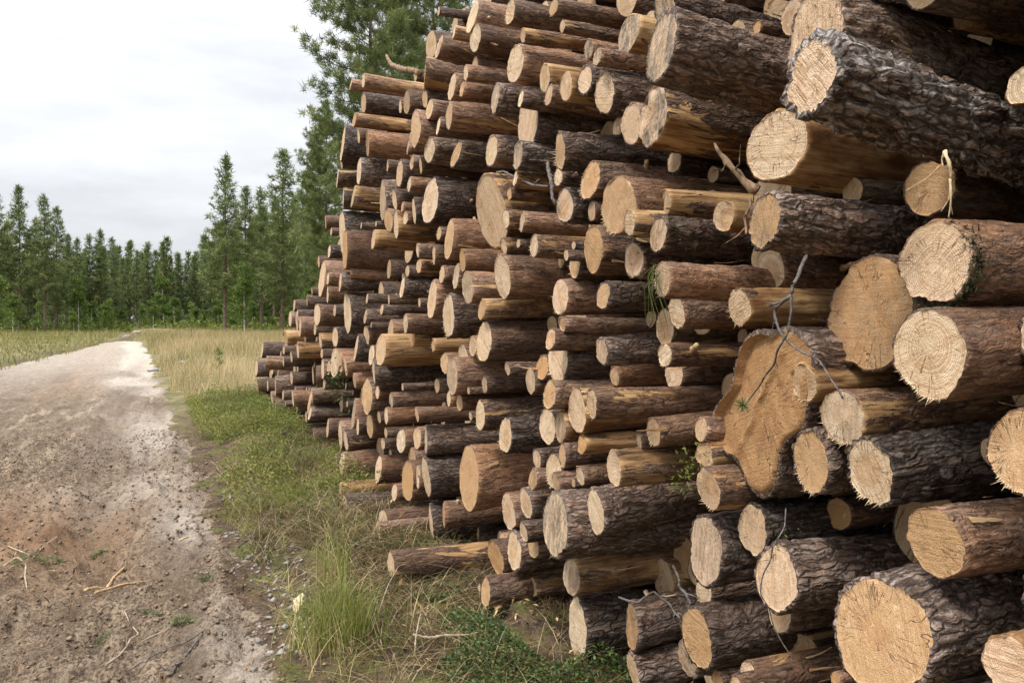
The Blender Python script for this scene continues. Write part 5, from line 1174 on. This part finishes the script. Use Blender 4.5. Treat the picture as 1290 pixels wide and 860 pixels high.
# ------------------------------------------------------------------ trees
M_TRUNK = mat_plain('standing_pine_bark', (.060, .040, .030), (.19, .13, .10), 3, .9, .7, (6, 6, 1), .02)
M_TRUNKR = mat_plain('upper_pine_bark', (.15, .075, .04), (.30, .16, .09), 3, .9, .5, (6, 6, 1), .02)
M_BIRCH = mat_plain('birch_bark', (.42, .40, .37), (.75, .73, .70), 4, .8, .3, (1, 1, 5), .01)
M_LEAF = mat_blades('birch_leaf', [(0, (.05, .10, .02)), (.5, (.10, .17, .03)), (.85, (.19, .24, .05)), (1, (.45, .34, .06))], .6, .35)
def make_pine(seed, h, crown0, rad, nl, tufts, tl, shape='cone', tuft_tris=15, tw=.09):
    """trunk with limbs, crown of needle tufts; base at the origin"""
    r_ = np.random.default_rng(seed)
    zs = np.linspace(0, h, 9); wx = r_.normal(0, .004 * h, 9).cumsum() * .5; wy = r_.normal(0, .004 * h, 9).cumsum() * .5
    tp = np.stack([wx, wy, zs], -1); ms = [tube(tp, np.linspace(h * .0085, .012, 9), 8, seed, .04)]
    pts, outs = [], []
    for i in range(nl):
        u = (i + r_.uniform(0, 1)) / nl; z = h * (crown0 + (1 - crown0) * u ** .92)
        if z > h * .985: continue
        if shape == 'cone': L = rad * ((1 - u) ** .8 * .95 + .05) * r_.uniform(.5, 1.15) * min(1, .45 + 2.6 * u)
        else: L = rad * (np.sin(PI * min(1, .12 + u * .92)) ** .6) * r_.uniform(.45, 1.1)
        az = i * 2.399 + r_.normal(0, .35); up = .05 + .55 * u + r_.normal(0, .08)
        b = np.array([np.interp(z, zs, wx), np.interp(z, zs, wy), z])
        d = np.array([math.cos(az), math.sin(az), up]); e = b + d * L + np.array([0, 0, .12 * L])
        mid = b + d * L * .5 - np.array([0, 0, .04 * L])
        ms.append(tube([b, mid, e], [.006 + .010 * L, .005 + .006 * L, .004], 4, seed + i, .05))
        nt = max(2, int(tufts * L / rad))
        for k in range(nt):
            s = .28 + .75 * (k + r_.uniform(0, 1)) / nt
            p = b * (1 - s) ** 2 + 2 * mid * s * (1 - s) + e * s * s if s < 1 else e
            pts.append(p + r_.normal(0, (.10 if shape == 'cone' else .07) * L + .05, 3) * np.array([1, 1, .55])); outs.append(d)
    for k in range(6): pts.append(np.array([wx[-1], wy[-1], h * (1 - .012 * k)]) + r_.normal(0, .06, 3)); outs.append(np.array([0, 0, 1.]))
    V, f = merge(ms)
    pts = np.array(pts); outs = np.array(outs); n = len(pts); k = tuft_tris
    d = r_.standard_normal((n, k, 3)) + outs[:, None] * .5 + np.array([0, 0, .45]); d /= np.linalg.norm(d, axis=2)[..., None]
    s = np.cross(d, r_.standard_normal((n, k, 3))); s /= np.linalg.norm(s, axis=2)[..., None] + 1e-9
    l = tl * r_.uniform(.6, 1.3, (n, k, 1)); c = pts[:, None] + r_.normal(0, tl * .25, (n, k, 3))
    T = np.stack([c - s * l * tw, c + s * l * tw, c + d * l], 2)
    tint = np.clip(np.repeat(r_.normal(.48, .2, n)[:, None], k, 1) + r_.normal(0, .1, (n, k)), 0, 1)
    crown = make_mesh('crown', T.reshape(-1, 3), np.arange(n * k * 3).reshape(-1, 3), mats=[M_NEEDLE], attrs=dict(tint=np.repeat(tint.ravel(), 3)), shade=False)
    trunk = make_mesh('trunk', V, f, mats=[M_TRUNK])
    return trunk, crown
def make_birch(seed, h, rad, n, sz, trunk_m, leafm):
    r_ = np.random.default_rng(seed); ms = []
    tp = np.stack([r_.normal(0, .02 * h, 6).cumsum() * .4, r_.normal(0, .02 * h, 6).cumsum() * .4, np.linspace(0, h * .97, 6)], -1)
    ms.append(tube(tp, np.linspace(.008 * h, .006, 6), 6, seed, .05)); P = []
    for i in range(22):
        u = r_.uniform(.18, .95); b = np.array([np.interp(u * h, tp[:, 2], tp[:, 0]), np.interp(u * h, tp[:, 2], tp[:, 1]), u * h * .97]); az = r_.uniform(0, 2 * PI)
        L = rad * (1 - u * .75) * r_.uniform(.6, 1.1); e = b + np.array([math.cos(az) * L, math.sin(az) * L, .55 * L])
        ms.append(tube([b, (b + e) / 2, e], [.004 * h * .5, .003 * h * .5, .003], 4, seed + i, .05))
        for k in range(n // 22): s = r_.uniform(.25, 1.05); P.append(b * (1 - s) + e * s + r_.normal(0, .13 * rad, 3))
    V, f = merge(ms); P = np.array(P); m_ = len(P)
    return make_mesh('trunk', V, f, mats=[trunk_m]), leaves('crown', P, np.full(m_, sz), np.clip(r_.normal(.5, .22, m_), 0, 1), leafm, seed, .7, .2)
def plant_tree(name, tk, cr, X, Y, s, rz, label, cat, group=None, sx=1.):
    t = bpy.data.objects.new(name, None); C.objects.link(t); t.location = (X, Y, float(gz(X, Y)[0]) - .05); t.rotation_euler = (0, 0, rz); t.scale = (s * sx, s * sx, s)
    link('trunk', tk, t); link('crown', cr, t); tag(t, label, cat, group); return t
PINES = [make_pine(100 + i, 15, c0, rd, nl, tf, .36) for i, (c0, rd, nl, tf) in enumerate([(.22, 1.9, 84, 13), (.30, 1.6, 76, 12), (.16, 2.1, 92, 14), (.34, 1.5, 68, 12), (.24, 1.8, 84, 13), (.18, 1.6, 84, 12)])]
BIG = [make_pine(200 + i, 18, .22, 2.5, 96, 32, .24, 'pine', 40, .055) for i in range(2)]
BIRCH = [make_birch(300 + i, 6, 1.5, 3600, .17, M_BIRCH, M_LEAF) for i in range(2)]
SAPL = make_birch(310, 2.0, .5, 500, .075, M_TRUNKR, M_LEAF)
# (photo column, row of the top, depth, variant, label)
for px, t, v, s, lb in ((468, 26, 0, 1.0, 'tall full-crowned pine rising behind the far top corner of the stack'), (547, 29, 1, 1.05, 'tall pine with bare reddish trunk showing above the top logs of the stack'),
        (505, 36, 1, 1.1, 'tall pine between and behind the two big pines over the stack'), (412, 40, 0, .78, 'mid-sized pine whose crown edges the steep far side of the stack')):
    X, Y = at_ray(px, t * 1.22); plant_tree('pine_tree', *BIG[v], X, Y, s, px, lb, 'tree')
spec = [(285, 198, 56, 0, 'tall open-crowned pine standing alone at the bend beside the dry grass'), (355, 190, 54, 2, 'tall broad pine nearest the low end of the stack'), (310, 238, 62, 1, 'slim pine just behind the lone tall one'), (330, 240, 64, 4, 'slim pine between the lone one and the broad one'),
        (385, 215, 60, 5, None), (402, 160, 46, 4, 'tall light green pine behind the log slope'), (372, 250, 70, 3, None), (345, 262, 72, 1, None), (297, 285, 74, 5, None), (320, 275, 76, 3, None), (270, 335, 95, 1, None), (262, 340, 105, 0, None), (252, 338, 110, 4, None), (240, 345, 120, 2, None),
        (225, 322, 100, 1, 'pointed pine where the road vanishes, taller than its neighbours'), (213, 350, 118, 0, None), (187, 308, 88, 4, 'pointed pine with pale trunk beside the distant bend'), (172, 315, 90, 3, None), (160, 325, 92, 1, None), (150, 330, 95, 5, None), (140, 300, 84, 2, None), (126, 290, 80, 0, 'full pine, broadest crown of the tree line across the road'), (113, 297, 80, 4, None),
        (97, 300, 84, 3, None), (85, 296, 78, 1, None), (70, 262, 74, 2, None), (57, 248, 70, 4, 'full dark pine second tallest across the road'), (45, 275, 76, 0, None), (24, 234, 70, 1, 'tallest thin-topped pine across the road'), (10, 280, 74, 2, None), (-4, 243, 70, 3, None), (-20, 260, 74, 0, None), (34, 300, 82, 5, None), (203, 345, 110, 5, None), (290, 300, 88, 2, None), (338, 300, 90, 0, None), (362, 290, 88, 4, None), (390, 275, 84, 2, None)]
for px, top, t, v, lb in spec:
    t *= 1.22; X, Y = at_ray(px, t); hgt = (400 - top) / F_PX * t + H
    plant_tree('pine_tree', *PINES[v], X, Y, hgt / 15, px * 1.7, lb or ('slender dark green pine in the row across the road' if px < 235 else 'slender pine in the stand behind the dry grass'), 'tree', 'pines of the tree line across the road' if px < 235 else 'pines of the stand behind the dry grass', (1.15 + .25 * RND.random()))
for px, t, s, v, lb in ((100, 72, 1.0, 0, 'pale grey green birch in front of the pines across the road'), (206, 82, 1.05, 1, 'bright light green birch where the road bends away'), (-2, 60, .9, 1, 'light green birch at the very edge of the view across the road'), (308, 52, .9, 0, 'yellowing birch between the pines behind the dry grass'), (47, 66, .5, 1, 'small green birch bush at the foot of the pines'), (180, 74, .5, 0, 'low birch bush near the boulders at the bend'), (390, 48, .55, 1, 'birch bush close beside the log slope')):
    X, Y = at_ray(px, t * 1.22); plant_tree('birch_tree', *BIRCH[v], X, Y, s, px, lb, 'tree')
rb = np.random.default_rng(52)
for i in range(26):
    px = rb.uniform(-15, 258) if i < 17 else rb.uniform(268, 400); t = (rb.uniform(66, 92) if i < 17 else rb.uniform(58, 80)) * 1.22
    X, Y = at_ray(px, t); plant_tree('birch_tree', *BIRCH[i % 2], X, Y, rb.uniform(.28, .7), px, 'small young birch among the undergrowth at the foot of the pines', 'tree', 'young birches along the foot of the wood', 1.3)
X, Y = at_ray(242, 41); plant_tree('birch_sapling', *SAPL, X, Y, 1.0, 1, 'bright green birch sapling standing in the dry grass by the road', 'sapling')
X, Y = at_ray(277, 21); plant_tree('birch_sapling', *SAPL, X, Y, .4, 2, 'knee-high thin sapling at the edge of the dry grass', 'sapling')
for px, t, s, lb in ((10, 57, .8, 'low bushy green sapling on the bank across the road, nearest the edge of view'), (115, 58, .75, 'low green sapling on the grass bank opposite the boulders')):
    X, Y = at_ray(px, t * 1.22); plant_tree('birch_sapling', *SAPL, X, Y, s, 3, lb, 'sapling', None, 1.6)
# brush along the edge of the wood
rb = np.random.default_rng(41); n = 26000
px_ = np.where(rb.uniform(0, 1, n) < .6, rb.uniform(-60, 270, n), rb.uniform(250, 430, n)); t_ = np.where(px_ < 262, rb.uniform(88, 120, n), rb.uniform(70, 110, n))
X, Y = at_ray(px_, t_); c = .5 + .5 * vnoise(p3(X * .22, Y * .22, 0 * X), 43); k = c > .25; X, Y, c = X[k], Y[k], c[k]
P = np.stack([X, Y, gz(X, Y) + rb.uniform(0, 1, len(X)) ** 1.5 * (c * 1.5)], -1)
stuff('undergrowth', leaves('undergrowth', P, np.full(len(P), .3), np.clip(rb.normal(.3, .25, len(P)), 0, 1), M_BUSH, 44, .6, .3), 'low leafy brush along the foot of the pine wood', 'undergrowth')
# the deep wood behind, one mass
r_ = np.random.default_rng(77)
def arr(me):
    co = np.empty(len(me.vertices) * 3, np.float32); me.vertices.foreach_get('co', co); co = co.reshape(-1, 3)
    tri = np.array([list(p.vertices) for p in me.polygons if p.loop_total == 3]); qd = np.array([list(p.vertices) for p in me.polygons if p.loop_total == 4])
    return co, qd.reshape(-1, 4), tri.reshape(-1, 3)
small = [make_pine(400 + i, 14, .10, 1.7, 60, 7, .6, 'cone', 8, .13) for i in range(3)]
sm = [(arr(a), arr(b), np.array([x.value for x in b.attributes['tint'].data])) for a, b in small]
parts, tints, mid4, mid3 = [], [], [], []
for i in range(360):
    if i < 170: px = r_.uniform(-120, 280); t = r_.uniform(86, 150)
    elif i >= 300: px = r_.uniform(470, 1000); t = r_.uniform(60, 100)
    else: px = r_.uniform(255, 470); t = r_.uniform(72, 125)
    t *= 1.22; X, Y = at_ray(px, t); s = r_.uniform(.72, 1.0) * (1.0 if px > 255 else np.interp(px, [-100, 60, 220], [1, .95, .85])); (tc, tq, tt), (cc, cq, ct), tn = sm[i % 3]
    a = r_.uniform(0, 6.28); M = np.array([[math.cos(a), math.sin(a), 0], [-math.sin(a), math.cos(a), 0], [0, 0, 1]]) * s
    parts.append((tc @ M + [X, Y, 0], tq, tt)); tints.append(np.zeros(len(tc))); mid4 += [0] * len(tq); mid3 += [0] * len(tt)
    parts.append((cc @ M + [X, Y, 0], np.zeros((0, 4), int), ct)); tints.append(tn); mid3 += [1] * len(ct)
V, f = merge(parts)
stuff('forest', make_mesh('forest', V, f, mats=[M_TRUNK, M_NEEDLE], midx=mid4 + mid3, attrs=dict(tint=np.concatenate(tints)), shade=False), 'deep pine wood closing the view behind the tree line', 'forest')

# ------------------------------------------------------------------ sky, sun, camera
sc = bpy.context.scene
w = bpy.data.worlds.new('World'); sc.world = w; w.use_nodes = True
nt = w.node_tree; bg = nt.nodes['Background']
SUN_EL, SUN_AZ = math.radians(52), math.radians(-112)       # azimuth from +Y, clockwise
sky = nt.nodes.new('ShaderNodeTexSky'); sky.sky_type = 'NISHITA'; sky.sun_disc = False; sky.sun_elevation = SUN_EL; sky.sun_rotation = SUN_AZ
tc = nt.nodes.new('ShaderNodeTexCoord'); mp = nt.nodes.new('ShaderNodeMapping'); mp.inputs['Scale'].default_value = (1.3, 1.3, 5.0)
nz = nt.nodes.new('ShaderNodeTexNoise'); nz.inputs['Scale'].default_value = 1.7; nz.inputs['Detail'].default_value = 6; nz.inputs['Roughness'].default_value = .55
cr = nt.nodes.new('ShaderNodeValToRGB'); cr.color_ramp.elements[0].position = .40; cr.color_ramp.elements[0].color = (6.9,7.1,7.5, 1); cr.color_ramp.elements[1].position = .62; cr.color_ramp.elements[1].color = (9.7,9.75,9.9, 1)
mx = nt.nodes.new('ShaderNodeMix'); mx.data_type = 'RGBA'; mx.inputs['Factor'].default_value = .93
L = nt.links
L.new(tc.outputs['Generated'], mp.inputs[0]); L.new(mp.outputs[0], nz.inputs['Vector']); L.new(nz.outputs['Fac'], cr.inputs[0])
sp = nt.nodes.new('ShaderNodeSeparateXYZ'); L.new(tc.outputs['Generated'], sp.inputs[0])
pw = nt.nodes.new('ShaderNodeMath'); pw.operation = 'POWER'; pw.use_clamp = True; L.new(sp.outputs['Z'], pw.inputs[0]); pw.inputs[1].default_value = 2.2
el = nt.nodes.new('ShaderNodeMapRange'); L.new(pw.outputs[0], el.inputs[0]); el.inputs[3].default_value = .52; el.inputs[4].default_value = 2.35   # an overcast sky is about three times brighter overhead than at the horizon
vm = nt.nodes.new('ShaderNodeVectorMath'); vm.operation = 'SCALE'; L.new(cr.outputs[0], vm.inputs[0]); L.new(el.outputs[0], vm.inputs['Scale'])
L.new(sky.outputs[0], mx.inputs[6]); L.new(vm.outputs[0], mx.inputs[7]); L.new(mx.outputs[2], bg.inputs[0]); bg.inputs[1].default_value = .10
sl = bpy.data.lights.new('sun', 'SUN'); sl.energy = 1.5; sl.angle = math.radians(14); sl.color = (1, .94, .86)
so = bpy.data.objects.new('sun', sl); C.objects.link(so)
dv = Vector((math.sin(SUN_AZ) * math.cos(SUN_EL), math.cos(SUN_AZ) * math.cos(SUN_EL), math.sin(SUN_EL)))
so.rotation_euler = dv.to_track_quat('Z', 'Y').to_euler(); so.location = dv * 30
cam = bpy.data.cameras.new('camera'); co = bpy.data.objects.new('camera', cam); C.objects.link(co)
co.location = (0, 0, H); co.rotation_euler = (PI / 2, 0, -math.radians(22.9)); cam.sensor_width = 36; cam.lens = F_PX / 1290 * 36; cam.shift_y = -30 / 1290
cam.clip_end = 3000; cam.clip_start = .05; sc.camera = co
sc.view_settings.view_transform = 'Standard'; sc.view_settings.look = 'None'; sc.view_settings.exposure = 0.95; sc.view_settings.gamma = 1
